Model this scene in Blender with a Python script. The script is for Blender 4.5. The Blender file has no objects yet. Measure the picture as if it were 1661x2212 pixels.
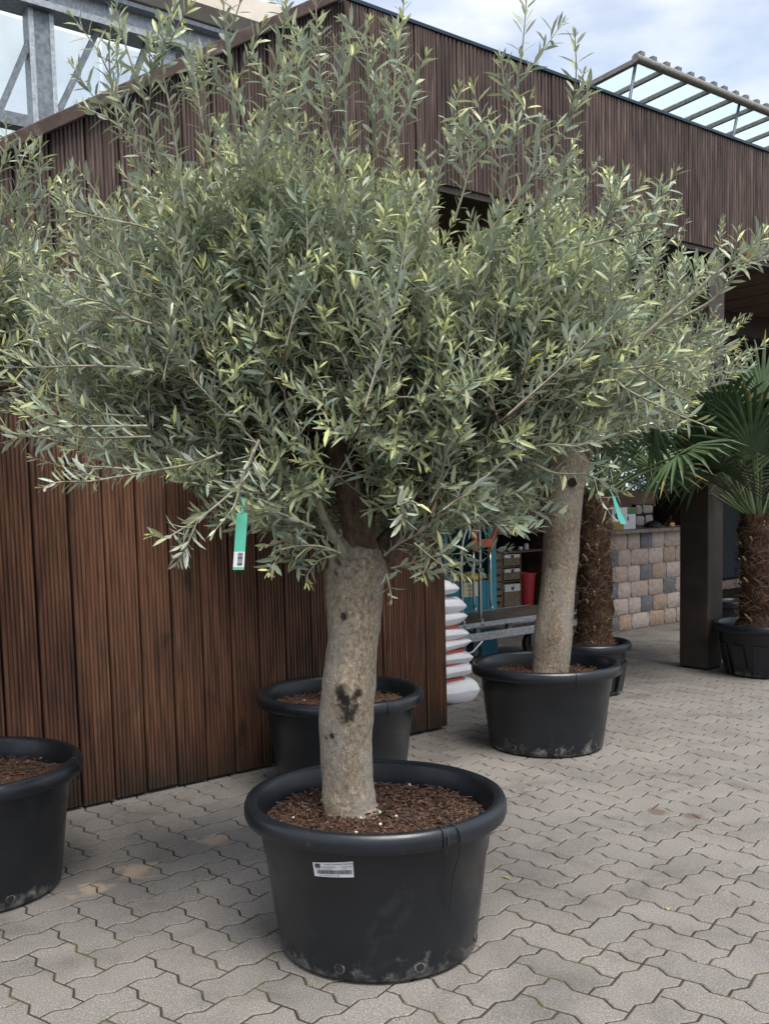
import bpy, math, random
import numpy as np
from mathutils import Matrix, Vector
random.seed(7); rng = np.random.default_rng(11)
SC = bpy.context.scene
COL = SC.collection
# ------------------------------------------------------------------ camera
F, CX, CY, PITCH, ROLL, HC = 2119.1, 725.0, 1273.5, math.radians(5.008), math.radians(1.5906), 1.25
IW, IH = 1661.0, 2212.0
FW = np.array([0, math.cos(PITCH), -math.sin(PITCH)]); RT = np.array([1., 0, 0]); UP = np.cross(RT, FW)
cr_, sr_ = math.cos(ROLL), math.sin(ROLL)
EYE = np.array([0, 0, HC])
cam = bpy.data.cameras.new('camera'); camo = bpy.data.objects.new('camera', cam); COL.objects.link(camo)
cam.sensor_fit = 'HORIZONTAL'; cam.sensor_width = 36; cam.lens = 36 * F / IW
cam.shift_x = (IW / 2 - CX) / IW; cam.shift_y = (CY - IH / 2) / IW
cam.clip_start = 0.05; cam.clip_end = 2000
cxa = cr_ * RT - sr_ * UP; cya = sr_ * RT + cr_ * UP
M = Matrix.Identity(4)
for i in range(3):
    M[i][0], M[i][1], M[i][2], M[i][3] = cxa[i], cya[i], -FW[i], EYE[i]
camo.matrix_world = M
SC.camera = camo
# ------------------------------------------------------------------ world, sun, exposure
SUN_EL, SUN_AZ = math.radians(63), math.radians(152)      # azimuth clockwise from +Y
w = bpy.data.worlds.new('World'); SC.world = w; w.use_nodes = True
nt = w.node_tree; nt.nodes.clear()
def wn(t, **k):
    n = nt.nodes.new(t)
    for a, b in k.items(): setattr(n, a, b)
    return n
out = wn('ShaderNodeOutputWorld'); sky = wn('ShaderNodeTexSky', sky_type='NISHITA', sun_disc=False)
sky.sun_elevation = SUN_EL; sky.sun_rotation = SUN_AZ; sky.air_density = 1.0; sky.dust_density = 1.5; sky.ozone_density = 1.5
b1 = wn('ShaderNodeBackground'); b1.inputs[1].default_value = 0.09
b2 = wn('ShaderNodeBackground'); b2.inputs[1].default_value = 0.53
tc = wn('ShaderNodeTexCoord'); mp = wn('ShaderNodeMapping'); mp.inputs['Scale'].default_value = (1.6, 1.6, 3.4); mp.inputs['Location'].default_value = (0.35, 0.2, 0.1)
nz = wn('ShaderNodeTexNoise'); nz.inputs['Scale'].default_value = 1.9; nz.inputs['Detail'].default_value = 7; nz.inputs['Roughness'].default_value = 0.52
cr = wn('ShaderNodeValToRGB'); cr.color_ramp.elements[0].position = 0.30; cr.color_ramp.elements[1].position = 0.54
nz2 = wn('ShaderNodeTexNoise'); nz2.inputs['Scale'].default_value = 3.1; nz2.inputs['Detail'].default_value = 6
cr2 = wn('ShaderNodeValToRGB'); cr2.color_ramp.elements[0].color = (0.66, 0.74, 0.86, 1); cr2.color_ramp.elements[1].color = (0.95, 0.97, 1.0, 1)
cr2.color_ramp.elements[0].position = 0.3; cr2.color_ramp.elements[1].position = 0.62
mx = wn('ShaderNodeMixShader'); L = nt.links.new
L(tc.outputs['Generated'], mp.inputs[0]); L(mp.outputs[0], nz.inputs[0]); L(mp.outputs[0], nz2.inputs[0])
L(nz.outputs['Fac'], cr.inputs[0]); L(nz2.outputs['Fac'], cr2.inputs[0]); L(cr2.outputs[0], b2.inputs[0])
L(sky.outputs[0], b1.inputs[0]); L(cr.outputs[0], mx.inputs[0]); L(b1.outputs[0], mx.inputs[1]); L(b2.outputs[0], mx.inputs[2]); L(mx.outputs[0], out.inputs[0])
sl = bpy.data.lights.new('sun', 'SUN'); sl.energy = 2.2; sl.angle = math.radians(32); sl.color = (1, 0.955, 0.88)
slo = bpy.data.objects.new('sun', sl); COL.objects.link(slo)
sd = Vector((math.sin(SUN_AZ) * math.cos(SUN_EL), math.cos(SUN_AZ) * math.cos(SUN_EL), math.sin(SUN_EL)))
slo.rotation_euler = (-sd).to_track_quat('-Z', 'Y').to_euler(); slo.location = sd * 30
SC.render.engine = 'CYCLES'
SC.cycles.diffuse_bounces = 8; SC.cycles.max_bounces = 14; SC.cycles.transparent_max_bounces = 16
SC.view_settings.view_transform = 'Standard'; SC.view_settings.look = 'None'; SC.view_settings.gamma = 1; SC.view_settings.use_curve_mapping = False
SC.view_settings.exposure = 1.25
# ------------------------------------------------------------------ pixel helpers (photo at 1661 x 2212)
def ray(x, y):
    a = (x - CX) / F; b = -(y - CY) / F
    return FW + (a * cr_ + b * sr_) * RT + (-a * sr_ + b * cr_) * UP
def atY(x, y, Y):
    d = ray(x, y); return EYE + d * (Y / d[1])
def gz(x, y, z=0.0):
    d = ray(x, y); return EYE + d * ((z - HC) / d[2])
def proj(P):
    d = np.asarray(P, float) - EYE; z = d @ FW; u = d @ RT / z; v = d @ UP / z
    return np.stack([CX + F * (u * cr_ - v * sr_), CY - F * (u * sr_ + v * cr_), z], -1)
A0 = gz(135, 1754); B0 = gz(963, 1573); SEND = float(np.hypot(*(B0 - A0)[:2]))
DD = (B0 - A0) / SEND; NN = np.array([-DD[1], DD[0], 0]); WANG = math.atan2(DD[1], DD[0])
def SN(s, n, z): return A0 + DD * s + NN * n + np.array([0, 0, z])
def pln(x, y, n):                      # pixel -> (s, z) on the plane n metres behind the facade
    d = ray(x, y); t = ((A0 + NN * n - EYE) @ NN) / (d @ NN); P = EYE + d * t
    return float((P - A0) @ DD), float(P[2])
# ------------------------------------------------------------------ object helpers
def tag(o, label=None, cat=None, group=None, kind=None):
    if label: o['label'] = label
    if cat: o['category'] = cat
    if group: o['group'] = group
    if kind: o['kind'] = kind
    return o
def link(o, parent=None):
    COL.objects.link(o)
    if parent is not None:
        o.parent = parent; o.matrix_parent_inverse = PW[parent.name].inverted() if parent.name in PW else Matrix.Identity(4)
    return o
PW = {}
def empty(name, loc, label, cat, group=None):
    o = bpy.data.objects.new(name, None); COL.objects.link(o); o.location = Vector([float(c) for c in loc]); o.empty_display_size = 0.1
    PW[o.name] = Matrix.Translation(o.location)
    return tag(o, label, cat, group)
class MB:
    def __init__(s): s.v = []; s.f = []; s.mi = []; s.n = 0
    def add(s, v, f, mi=0):
        v = np.asarray(v, float).reshape(-1, 3); s.v.append(v); s.f += [tuple(int(i) + s.n for i in q) for q in f]; s.mi += [mi] * len(f); s.n += len(v); return s
    def box(s, c, h, X=(1, 0, 0), Y=(0, 1, 0), Z=(0, 0, 1), mi=0):   # centre, half sizes, axes
        c = np.asarray(c, float); X, Y, Z = [np.asarray(a, float) for a in (X, Y, Z)]
        v = [c + X * h[0] * a + Y * h[1] * b + Z * h[2] * d for d in (-1, 1) for b in (-1, 1) for a in (-1, 1)]
        return s.add(v, [(0, 2, 3, 1), (4, 5, 7, 6), (0, 1, 5, 4), (2, 6, 7, 3), (0, 4, 6, 2), (1, 3, 7, 5)], mi)
    def fbox(s, s0, s1, n0, n1, z0, z1, mi=0):                       # box in the facade frame
        return s.box(SN((s0 + s1) / 2, (n0 + n1) / 2, (z0 + z1) / 2), ((s1 - s0) / 2, (n1 - n0) / 2, (z1 - z0) / 2), DD, NN, (0, 0, 1), mi)
    def bar(s, a, b, w_, h_, mi=0):
        a = np.asarray(a, float); b = np.asarray(b, float); d = b - a; l = np.linalg.norm(d); d /= l
        u = np.cross(d, (0, 0, 1.)) if abs(d[2]) < .95 else np.array(DD); u /= np.linalg.norm(u); v = np.cross(u, d)
        return s.box((a + b) / 2, (w_ / 2, l / 2, h_ / 2), u, d, v, mi)
    def tube(s, P, r, seg=8, cap=True, mi=0, fn=None):
        P = np.asarray(P, float); k = len(P); r = np.broadcast_to(np.asarray(r, float), (k,))
        T = np.gradient(P, axis=0); T /= np.linalg.norm(T, axis=1)[:, None] + 1e-12
        ref = np.array([1., 0, 0]) if abs(T[0][0]) < .9 else np.array([0, 1., 0])
        a = np.cross(T[0], ref); a /= np.linalg.norm(a); V = []; ang = np.arange(seg) * 2 * math.pi / seg
        for i in range(k):
            a = a - T[i] * (a @ T[i]); a /= np.linalg.norm(a) + 1e-12; b = np.cross(T[i], a)
            rr = r[i] * (np.ones(seg) if fn is None else fn(i, ang))
            V.append(P[i] + (np.cos(ang) * rr)[:, None] * a + (np.sin(ang) * rr)[:, None] * b)
        fs = [(i * seg + j, i * seg + (j + 1) % seg, (i + 1) * seg + (j + 1) % seg, (i + 1) * seg + j) for i in range(k - 1) for j in range(seg)]
        if cap: fs += [tuple(range(seg - 1, -1, -1)), tuple((k - 1) * seg + j for j in range(seg))]
        return s.add(np.concatenate(V), fs, mi)
    def lathe(s, prof, c, seg=48, mi=0, close=False):
        c = np.asarray(c, float); ang = np.arange(seg) * 2 * math.pi / seg; V = []
        for r, z in prof: V.append(np.stack([c[0] + r * np.cos(ang), c[1] + r * np.sin(ang), np.full(seg, c[2] + z)], 1))
        k = len(prof)
        fs = [(i * seg + j, i * seg + (j + 1) % seg, (i + 1) * seg + (j + 1) % seg, (i + 1) * seg + j) for i in range(k - 1) for j in range(seg)]
        return s.add(np.concatenate(V), fs, mi)
    def mesh(s, name, mats, smooth=False):
        me = bpy.data.meshes.new(name); me.from_pydata(np.concatenate(s.v).tolist(), [], s.f)
        for m in (mats if isinstance(mats, (list, tuple)) else [mats]): me.materials.append(m)
        if any(s.mi): me.polygons.foreach_set('material_index', s.mi)
        if smooth: me.polygons.foreach_set('use_smooth', [True] * len(s.f))
        me.update(); return me
    def build(s, name, mats, parent=None, smooth=False, bevel=0, sharp=None):
        o = bpy.data.objects.new(name, s.mesh(name, mats, smooth)); link(o, parent)
        if smooth and sharp is not None:
            o.data.set_sharp_from_angle(angle=math.radians(sharp))
        if bevel:
            b = o.modifiers.new('bevel', 'BEVEL'); b.width = bevel; b.segments = 2; b.limit_method = 'ANGLE'
        return o
def smooth_path(P, k=8):
    P = np.asarray(P, float)
    if len(P) < 3: return np.array([P[0] + (P[-1] - P[0]) * t for t in np.linspace(0, 1, k + 1)])
    Q = np.vstack([2 * P[0] - P[1], P, 2 * P[-1] - P[-2]]); o = []
    for i in range(1, len(Q) - 2):
        for t in np.arange(k) / k:
            a, b, c, d = Q[i - 1:i + 3]
            o.append(.5 * (2 * b + (c - a) * t + (2 * a - 5 * b + 4 * c - d) * t * t + (3 * b - a - 3 * c + d) * t ** 3))
    o.append(P[-1]); return np.array(o)
# ------------------------------------------------------------------ materials
def mat(name, base=(.5, .5, .5), rough=.6, metal=0, spec=.5, bump=None, ramp=None, coord='Object', attr=None, extra=None):
    m = bpy.data.materials.new(name); m.use_nodes = True; t = m.node_tree; n = t.nodes; l = t.links.new; p = n['Principled BSDF']
    p.inputs['Base Color'].default_value = (*base, 1); p.inputs['Roughness'].default_value = rough; p.inputs['Metallic'].default_value = metal
    p.inputs['Specular IOR Level'].default_value = spec
    g = n.new('ShaderNodeTexCoord')
    def noise(scale, detail=4, sc=(1, 1, 1), rough_=.55, dist=0):
        mpn = n.new('ShaderNodeMapping'); mpn.inputs['Scale'].default_value = sc; l(g.outputs[coord], mpn.inputs[0])
        z = n.new('ShaderNodeTexNoise'); z.inputs['Scale'].default_value = scale; z.inputs['Detail'].default_value = detail; z.inputs['Roughness'].default_value = rough_; z.inputs['Distortion'].default_value = dist
        l(mpn.outputs[0], z.inputs['Vector']); return z.outputs['Fac']
    def rmp(src, stops):
        r = n.new('ShaderNodeValToRGB'); e = r.color_ramp.elements
        while len(e) < len(stops): e.new(.5)
        for a, (pos, c) in zip(e, stops): a.position = pos; a.color = (*c, 1) if len(c) == 3 else c
        l(src, r.inputs[0]); return r.outputs[0]
    def mixc(fac, a, b, mode='MIX'):
        x = n.new('ShaderNodeMix'); x.data_type = 'RGBA'; x.blend_type = mode
        for s_, v in ((0, fac), (6, a), (7, b)):
            if hasattr(v, 'is_linked') or hasattr(v, 'links'): l(v, x.inputs[s_])
            elif isinstance(v, (int, float)): x.inputs[s_].default_value = v
            else: x.inputs[s_].default_value = (*v, 1)
        return x.outputs[2]
    K = dict(n=n, l=l, p=p, g=g, noise=noise, rmp=rmp, mix=mixc, t=t)
    colsock = None
    if ramp:
        colsock = rmp(noise(*ramp[0]) if isinstance(ramp[0], tuple) else noise(ramp[0]), ramp[1]); l(colsock, p.inputs['Base Color'])
    if bump:
        b = n.new('ShaderNodeBump'); b.inputs['Strength'].default_value = bump[0]; b.inputs['Distance'].default_value = bump[1]
        l(noise(*bump[2:]), b.inputs['Height']); l(b.outputs[0], p.inputs['Normal'])
    if extra: extra(K)
    return m
def bw(v): return (v, v, v)

def x_paver(K):
    n, l = K['n'], K['l']
    a = n.new('ShaderNodeAttribute'); a.attribute_name = 'rnd'
    base = K['rmp'](a.outputs['Fac'], [(0, (.178, .164, .152)), (.3, (.191, .175, .162)), (.6, (.203, .186, .172)), (.85, (.183, .171, .159)), (1, (.158, .146, .135))])
    sp = K['rmp'](K['noise'](210, 3, (1, 1, 1), .75), [(.30, bw(.35)), (.45, bw(.88)), (.55, bw(1.05)), (.68, bw(1.9))])
    c = K['mix'](1.0, base, sp, 'MULTIPLY')
    st = K['rmp'](K['noise'](3.2, 8, (1, 1, 1), .65, .6), [(.3, bw(.68)), (.48, bw(.98)), (.7, bw(1.12))])
    c = K['mix'](1.0, c, st, 'MULTIPLY')
    # two soil smears on the stones and a sandy stain by the left tub
    for (px, py), rad, colr, th in ((gz(1418, 1753)[:2], .10, (.11, .075, .055), .50), (gz(1495, 1763)[:2], .11, (.11, .075, .055), .50), (gz(300, 1880)[:2], .20, (.40, .31, .22), .55), (gz(200, 1925)[:2], .17, (.38, .30, .22), .55), (gz(455, 1815)[:2], .2, (.40, .30, .23), .56)):
        vm = n.new('ShaderNodeVectorMath'); vm.operation = 'DISTANCE'; l(K['gp'], vm.inputs[0]); vm.inputs[1].default_value = (px, py, 0)
        mr = n.new('ShaderNodeMapRange'); mr.inputs[1].default_value = 0; mr.inputs[2].default_value = rad; mr.inputs[3].default_value = .5; mr.inputs[4].default_value = -.4
        l(vm.outputs['Value'], mr.inputs[0])
        ad = n.new('ShaderNodeMath'); ad.operation = 'ADD'; l(mr.outputs[0], ad.inputs[0]); l(K['noise'](14, 4), ad.inputs[1])
        f = K['rmp'](ad.outputs[0], [(th + .08, bw(0)), (th + .3, bw(.8))])
        c = K['mix'](f, c, colr)
    l(c, K['p'].inputs['Base Color'])
def withgp(fn):
    def f(K):
        gg = K['n'].new('ShaderNodeNewGeometry'); K['gp'] = gg.outputs['Position']; fn(K)
    return f
def paver_coord(m): return m
# paver shader uses world positions so that every stone differs
def mat_world(name, fn, rough, bump, spec=.3):
    m = mat(name, rough=rough, spec=spec)
    n = m.node_tree.nodes; l = m.node_tree.links.new; p = n['Principled BSDF']
    geo = n.new('ShaderNodeNewGeometry')
    def noise(scale, detail=4, sc=(1, 1, 1), rough_=.55, dist=0):
        mpn = n.new('ShaderNodeMapping'); mpn.inputs['Scale'].default_value = sc; l(geo.outputs['Position'], mpn.inputs[0])
        z = n.new('ShaderNodeTexNoise'); z.inputs['Scale'].default_value = scale; z.inputs['Detail'].default_value = detail; z.inputs['Roughness'].default_value = rough_; z.inputs['Distortion'].default_value = dist
        l(mpn.outputs[0], z.inputs['Vector']); return z.outputs['Fac']
    def rmp(src, stops):
        r = n.new('ShaderNodeValToRGB'); e = r.color_ramp.elements
        while len(e) < len(stops): e.new(.5)
        for a, (pos, c) in zip(e, stops): a.position = pos; a.color = (*c, 1)
        l(src, r.inputs[0]); return r.outputs[0]
    def mixc(fac, a, b, mode='MIX'):
        x = n.new('ShaderNodeMix'); x.data_type = 'RGBA'; x.blend_type = mode
        for s_, v in ((0, fac), (6, a), (7, b)):
            if hasattr(v, 'links'): l(v, x.inputs[s_])
            elif isinstance(v, (int, float)): x.inputs[s_].default_value = v
            else: x.inputs[s_].default_value = (*v, 1)
        return x.outputs[2]
    K = dict(n=n, l=l, p=p, noise=noise, rmp=rmp, mix=mixc, gp=geo.outputs['Position'], geo=geo)
    fn(K)
    if bump:
        b = n.new('ShaderNodeBump'); b.inputs['Strength'].default_value = bump[0]; b.inputs['Distance'].default_value = bump[1]
        l(noise(*bump[2:]), b.inputs['Height']); l(b.outputs[0], p.inputs['Normal'])
    return m
M_PAVER = mat_world('concrete_paver', x_paver, .85, (.5, .002, 330, 2))
def x_joint(K):
    c = K['rmp'](K['noise'](5, 5), [(.35, (.028, .023, .018)), (.50, (.042, .034, .025)), (.60, (.062, .056, .030)), (.72, (.07, .082, .025))])
    K['l'](c, K['p'].inputs['Base Color'])
M_JOINT = mat_world('joint_sand_and_moss', x_joint, .95, (.8, .004, 120, 3))
M_MOSS = mat('moss', ramp=((60, 3), [(.3, (.05, .06, .015)), (.7, (.13, .15, .035))]), rough=.95, bump=(1, .004, 180, 3))

def x_wood(sun):
    def f(K):
        n, l = K['n'], K['l']
        # grain stretched along z, with a per-board shift
        a = n.new('ShaderNodeAttribute'); a.attribute_name = 'rnd'
        cmb = n.new('ShaderNodeCombineXYZ'); sc = n.new('ShaderNodeMath'); sc.operation = 'MULTIPLY'; sc.inputs[1].default_value = 37.; l(a.outputs['Fac'], sc.inputs[0]); l(sc.outputs[0], cmb.inputs[2])
        va = n.new('ShaderNodeVectorMath'); l(K['gp'], va.inputs[0]); l(cmb.outputs[0], va.inputs[1])
        def nz_(scale, sc_, detail=5, dist=0):
            mpn = n.new('ShaderNodeMapping'); mpn.inputs['Scale'].default_value = sc_; l(va.outputs[0], mpn.inputs[0])
            z = n.new('ShaderNodeTexNoise'); z.inputs['Scale'].default_value = scale; z.inputs['Detail'].default_value = detail; z.inputs['Distortion'].default_value = dist
            l(mpn.outputs[0], z.inputs['Vector']); return z.outputs['Fac']
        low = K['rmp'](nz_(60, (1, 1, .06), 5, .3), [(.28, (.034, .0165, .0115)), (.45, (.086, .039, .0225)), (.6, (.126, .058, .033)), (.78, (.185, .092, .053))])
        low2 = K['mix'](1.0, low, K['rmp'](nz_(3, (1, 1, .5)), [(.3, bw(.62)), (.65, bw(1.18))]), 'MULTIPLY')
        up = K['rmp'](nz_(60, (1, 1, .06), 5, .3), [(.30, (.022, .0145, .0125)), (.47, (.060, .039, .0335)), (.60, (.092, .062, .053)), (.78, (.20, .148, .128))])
        # blend with height from orange-brown to greyer, more purple boards
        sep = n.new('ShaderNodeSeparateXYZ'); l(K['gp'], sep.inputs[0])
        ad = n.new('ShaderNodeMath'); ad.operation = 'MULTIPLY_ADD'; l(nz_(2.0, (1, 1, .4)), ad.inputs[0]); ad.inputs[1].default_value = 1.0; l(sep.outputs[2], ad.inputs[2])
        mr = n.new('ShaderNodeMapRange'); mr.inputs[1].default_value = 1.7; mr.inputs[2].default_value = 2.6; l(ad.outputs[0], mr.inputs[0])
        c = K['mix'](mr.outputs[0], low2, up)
        # knots and black mildew
        vo = n.new('ShaderNodeTexVoronoi'); vo.inputs['Scale'].default_value = 3.1; mpn = n.new('ShaderNodeMapping'); mpn.inputs['Scale'].default_value = (1.6, 1.6, .62); l(va.outputs[0], mpn.inputs[0])
        dn = n.new('ShaderNodeVectorMath'); nzv = n.new('ShaderNodeTexNoise'); nzv.inputs['Scale'].default_value = 9; l(va.outputs[0], nzv.inputs['Vector'])
        sc2 = n.new('ShaderNodeVectorMath'); sc2.operation = 'SCALE'; sc2.inputs['Scale'].default_value = .12; l(nzv.outputs['Color'], sc2.inputs[0])
        l(mpn.outputs[0], dn.inputs[0]); l(sc2.outputs[0], dn.inputs[1]); l(dn.outputs[0], vo.inputs['Vector'])
        kn = K['rmp'](vo.outputs['Distance'], [(.05, bw(.85)), (.13, bw(0))])
        c = K['mix'](kn, c, (.018, .010, .008))
        mil = K['rmp'](nz_(5.0, (1, 1, .45), 7, .8), [(.60, bw(0)), (.76, bw(.5))])
        c = K['mix'](mil, c, (.022, .016, .014))
        # boards darker towards the foot, with a ragged upper outline
        mr2 = n.new('ShaderNodeMath'); mr2.operation = 'MULTIPLY_ADD'; l(nz_(6, (1, 1, .3)), mr2.inputs[0]); mr2.inputs[1].default_value = -.55; l(sep.outputs[2], mr2.inputs[2])
        ft = K['rmp'](mr2.outputs[0], [(-.0, bw(1)), (.02, bw(0))])
        mm = n.new('ShaderNodeMapRange'); mm.inputs[1].default_value = -.30; mm.inputs[2].default_value = -.05; mm.inputs[3].default_value = .85; mm.inputs[4].default_value = 0; l(mr2.outputs[0], mm.inputs[0])
        c = K['mix'](mm.outputs[0], c, (.022, .019, .014))
        # per-board value
        c = K['mix'](1.0, c, K['rmp'](a.outputs['Fac'], [(0, bw(.8)), (1, bw(1.2))]), 'MULTIPLY')
        l(c, K['p'].inputs['Base Color'])
    return f
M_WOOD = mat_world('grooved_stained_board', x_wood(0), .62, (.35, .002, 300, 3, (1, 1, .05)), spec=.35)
M_BLACK = mat('black_backing', (.008, .007, .007), .9)
M_TRIM = mat('weathered_brown_trim', ramp=((9, 6, (1, 1, 1), .6, .6), [(.35, (.028, .015, .011)), (.55, (.06, .036, .03)), (.68, (.11, .085, .075)), (.78, (.32, .28, .25))]), rough=.8, bump=(.5, .004, 40, 4))
M_CAP = mat('dark_blue_metal_cap', (.03, .045, .065), .4, .6)
M_DARKWOOD = mat('dark_brown_beam', ramp=((6, 5, (1, 1, 1)), [(.3, (.022, .015, .012)), (.6, (.042, .030, .024)), (.8, (.062, .047, .04))]), rough=.55, bump=(.2, .002, 60, 3))
M_SOFFIT = mat('stained_soffit', ramp=((8, 5, (1, 1, 1)), [(.3, (.045, .024, .016)), (.7, (.10, .055, .036))]), rough=.7)
M_GALV = mat('galvanised_steel', ramp=((45, 4, (1, 1, 1), .7), [(.3, (.22, .25, .28)), (.5, (.36, .39, .42)), (.7, (.50, .53, .56))]), rough=.5, metal=.55)
M_GALVD = mat('dull_galvanised_steel', ramp=((30, 4), [(.3, (.10, .12, .14)), (.7, (.22, .25, .28))]), rough=.6, metal=.4)
M_ALU = mat('grey_aluminium_bar', ramp=((25, 4), [(.3, (.16, .155, .14)), (.7, (.30, .29, .265))]), rough=.55, metal=.3)
M_CREAM = mat('cream_gutter_sheet', ramp=((5, 5, (1, 1, 1)), [(.3, (.60, .53, .45)), (.6, (.74, .68, .60))]), rough=.55)
M_STEEL = mat('chromed_tube', (.55, .56, .58), .28, 1.0)
M_RUBBER = mat('black_rubber', (.015, .015, .016), .7)
M_ORANGE = mat('orange_plastic_grip', (.62, .10, .03), .45)
M_GOLD = mat('brass', (.55, .36, .12), .3, 1.0)
def glass_mat(name, tint, a):
    m = bpy.data.materials.new(name); m.use_nodes = True; t = m.node_tree; n = t.nodes; l = t.links.new; p = n['Principled BSDF']
    p.inputs['Base Color'].default_value = (*tint, 1); p.inputs['Roughness'].default_value = .25
    tr = n.new('ShaderNodeBsdfTransparent'); tr.inputs[0].default_value = (.93, .97, .98, 1); x = n.new('ShaderNodeMixShader')
    g = n.new('ShaderNodeTexCoord'); z = n.new('ShaderNodeTexNoise'); z.inputs['Scale'].default_value = 2.5; z.inputs['Detail'].default_value = 5; l(g.outputs['Object'], z.inputs['Vector'])
    mr = n.new('ShaderNodeMapRange'); mr.inputs[1].default_value = .3; mr.inputs[2].default_value = .7; mr.inputs[3].default_value = a * .6; mr.inputs[4].default_value = a * 1.35; l(z.outputs['Fac'], mr.inputs[0])
    tl = n.new('ShaderNodeBsdfTranslucent'); tl.inputs[0].default_value = (*tint, 1); m2 = n.new('ShaderNodeMixShader'); m2.inputs[0].default_value = .6; l(p.outputs[0], m2.inputs[1]); l(tl.outputs[0], m2.inputs[2])
    l(mr.outputs[0], x.inputs[0]); l(tr.outputs[0], x.inputs[1]); l(m2.outputs[0], x.inputs[2]); l(x.outputs[0], n['Material Output'].inputs[0]); return m
M_GLASS = glass_mat('milky_greenhouse_glass', (.74, .86, .90), .45)
M_CLEAR = glass_mat('clear_greenhouse_glass', (.88, .92, .95), .16)
M_PANE = glass_mat('window_pane', (.35, .42, .40), .12)

# ================================================================== SETTING: ground and paving
g = MB(); R = 400
g.add([(-R, -R, -.0028), (R, -R, -.0028), (R, R, -.0028), (-R, R, -.0028)], [(0, 1, 2, 3)])
tag(g.build('ground', M_JOINT), 'sand and moss bed showing in the joints between the pavers', kind='structure')
PA = math.radians(39.67); PU = np.array([math.cos(PA), math.sin(PA)]); PV = np.array([math.sin(PA), -math.cos(PA)]); PP = .1205
PO = gz(268.9, 2035.2)[:2]
AMP = .085
def edge(p, q, gap):
    p = np.array(p, float); q = np.array(q, float); d = q - p
    return p, d
def paver_outline(a, b, gapu):
    """outline in paver units of a stone a x b units; every unit edge has the S step"""
    pts = []
    def run(p, q):
        p = np.array(p, float); q = np.array(q, float); d = q - p; nl = np.array([d[1], -d[0]])   # 'ccw' of direction in (u,v) with v clockwise
        pos = 1 if (d[0] > 0 or d[1] > 0) else -1
        seq = [p, p + d * .33 + nl * AMP, p + d * .67 - nl * AMP]
        pts.extend(seq)
    for i in range(a): run((i, 0), (i + 1, 0))
    for j in range(b): run((a, j), (a, j + 1))
    for i in range(a, 0, -1): run((i, b), (i - 1, b))
    for j in range(b, 0, -1): run((0, j), (0, j - 1))
    P = np.array(pts); k = len(P)
    # inset by half the joint
    o = []
    for i in range(k):
        e1 = P[i] - P[i - 1]; e2 = P[(i + 1) % k] - P[i]
        n1 = np.array([-e1[1], e1[0]]) / np.linalg.norm(e1); n2 = np.array([-e2[1], e2[0]]) / np.linalg.norm(e2)
        m_ = n1 + n2; m_ /= (m_ @ n1) + 1e-9
        o.append(P[i] + m_ * gapu)
    return np.array(o)
def paver_verts(a, b):
    rings = [(paver_outline(a, b, .027), -.03), (paver_outline(a, b, .027), -.0022), (paver_outline(a, b, .054), 0.0)]
    V = []
    for o, z in rings:
        xy = PP * (o[:, :1] * PU + o[:, 1:] * PV); V.append(np.hstack([xy, np.full((len(o), 1), z)]))
    k = len(rings[0][0]); fs = []
    for r in range(2):
        for j in range(k): fs.append((r * k + j, (r + 1) * k + j, (r + 1) * k + (j + 1) % k, r * k + (j + 1) % k))
    fs.append(tuple(2 * k + j for j in range(k - 1, -1, -1)))
    return np.concatenate(V), fs
SH = {(2, 1): paver_verts(2, 1), (1, 2): paver_verts(1, 2), (1, 1): paver_verts(1, 1)}
stones = []
for m_ in range(-60, 100):
    for n_ in range(-90, 60):
        o_ = (m_ + n_ + 1) % 4
        if o_ == 0: st = (m_, n_, 2, 1)
        elif o_ == 2: st = (m_, n_, 1, 2)
        else: continue
        c = PO + PP * ((st[0] + st[2] / 2) * PU + (st[1] + st[3] / 2) * PV)
        if not (-4.2 < c[0] < 7.5 and 1.2 < c[1] < 11.5): continue
        ss, nn = (np.array([c[0], c[1], 0]) - A0) @ DD, (np.array([c[0], c[1], 0]) - A0) @ NN
        if ss < SEND - .1 and nn > .12: continue
        if random.random() < .07:
            stones.append((st[0], st[1], 1, 1)); stones.append((st[0] + (st[2] > 1), st[1] + (st[3] > 1), 1, 1))
        else: stones.append(st)
info = []
for st in stones:
    c = PO + PP * ((st[0] + st[2] / 2) * PU + (st[1] + st[3] / 2) * PV)
    x, y, z = proj(np.array([c[0], c[1], 0.]))
    vis = -20 < x < IW + 20 and y < IH + 30
    d = math.hypot(c[0], c[1]);
    blocked = math.hypot(c[0] - .094, c[1] - 2.72) < .27 or math.hypot(c[0] - 1.03, c[1] - 4.9) < .27 or math.hypot(c[0] + 1.2, c[1] - 3.2) < .27
    info.append((0 if (vis and not blocked) else 1, y * -1 if st[2] * st[3] > 1 else -y + 60, st))
info.sort(key=lambda t: (t[0], t[1]))
near = [t[2] for t in info[:300]]; rest = [t[2] for t in info[300:]]
pv_root = bpy.data.objects.new('paving', None); COL.objects.link(pv_root); tag(pv_root, 'grey zigzag interlocking concrete pavers covering the yard', kind='structure')
def rnd_attr(me, vals):
    a = me.attributes.new('rnd', 'FLOAT', 'FACE'); a.data.foreach_set('value', vals)
PVM = {}
for key, (V, Fs) in SH.items():
    for k in range(7):
        me = bpy.data.meshes.new('paver'); me.from_pydata(V.tolist(), [], Fs); me.materials.append(M_PAVER); rnd_attr(me, [(k + .5) / 7] * len(Fs)); PVM[key, k] = me
def st_origin(st): return PO + PP * (st[0] * PU + st[1] * PV)
for st in near:
    o = bpy.data.objects.new('paver', PVM[(st[2], st[3]), random.randrange(7)]); COL.objects.link(o); o.parent = pv_root
    p = st_origin(st); o.location = (p[0], p[1], random.gauss(0, .0005)); o.rotation_euler = (random.gauss(0, .001), random.gauss(0, .001), 0)
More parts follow.
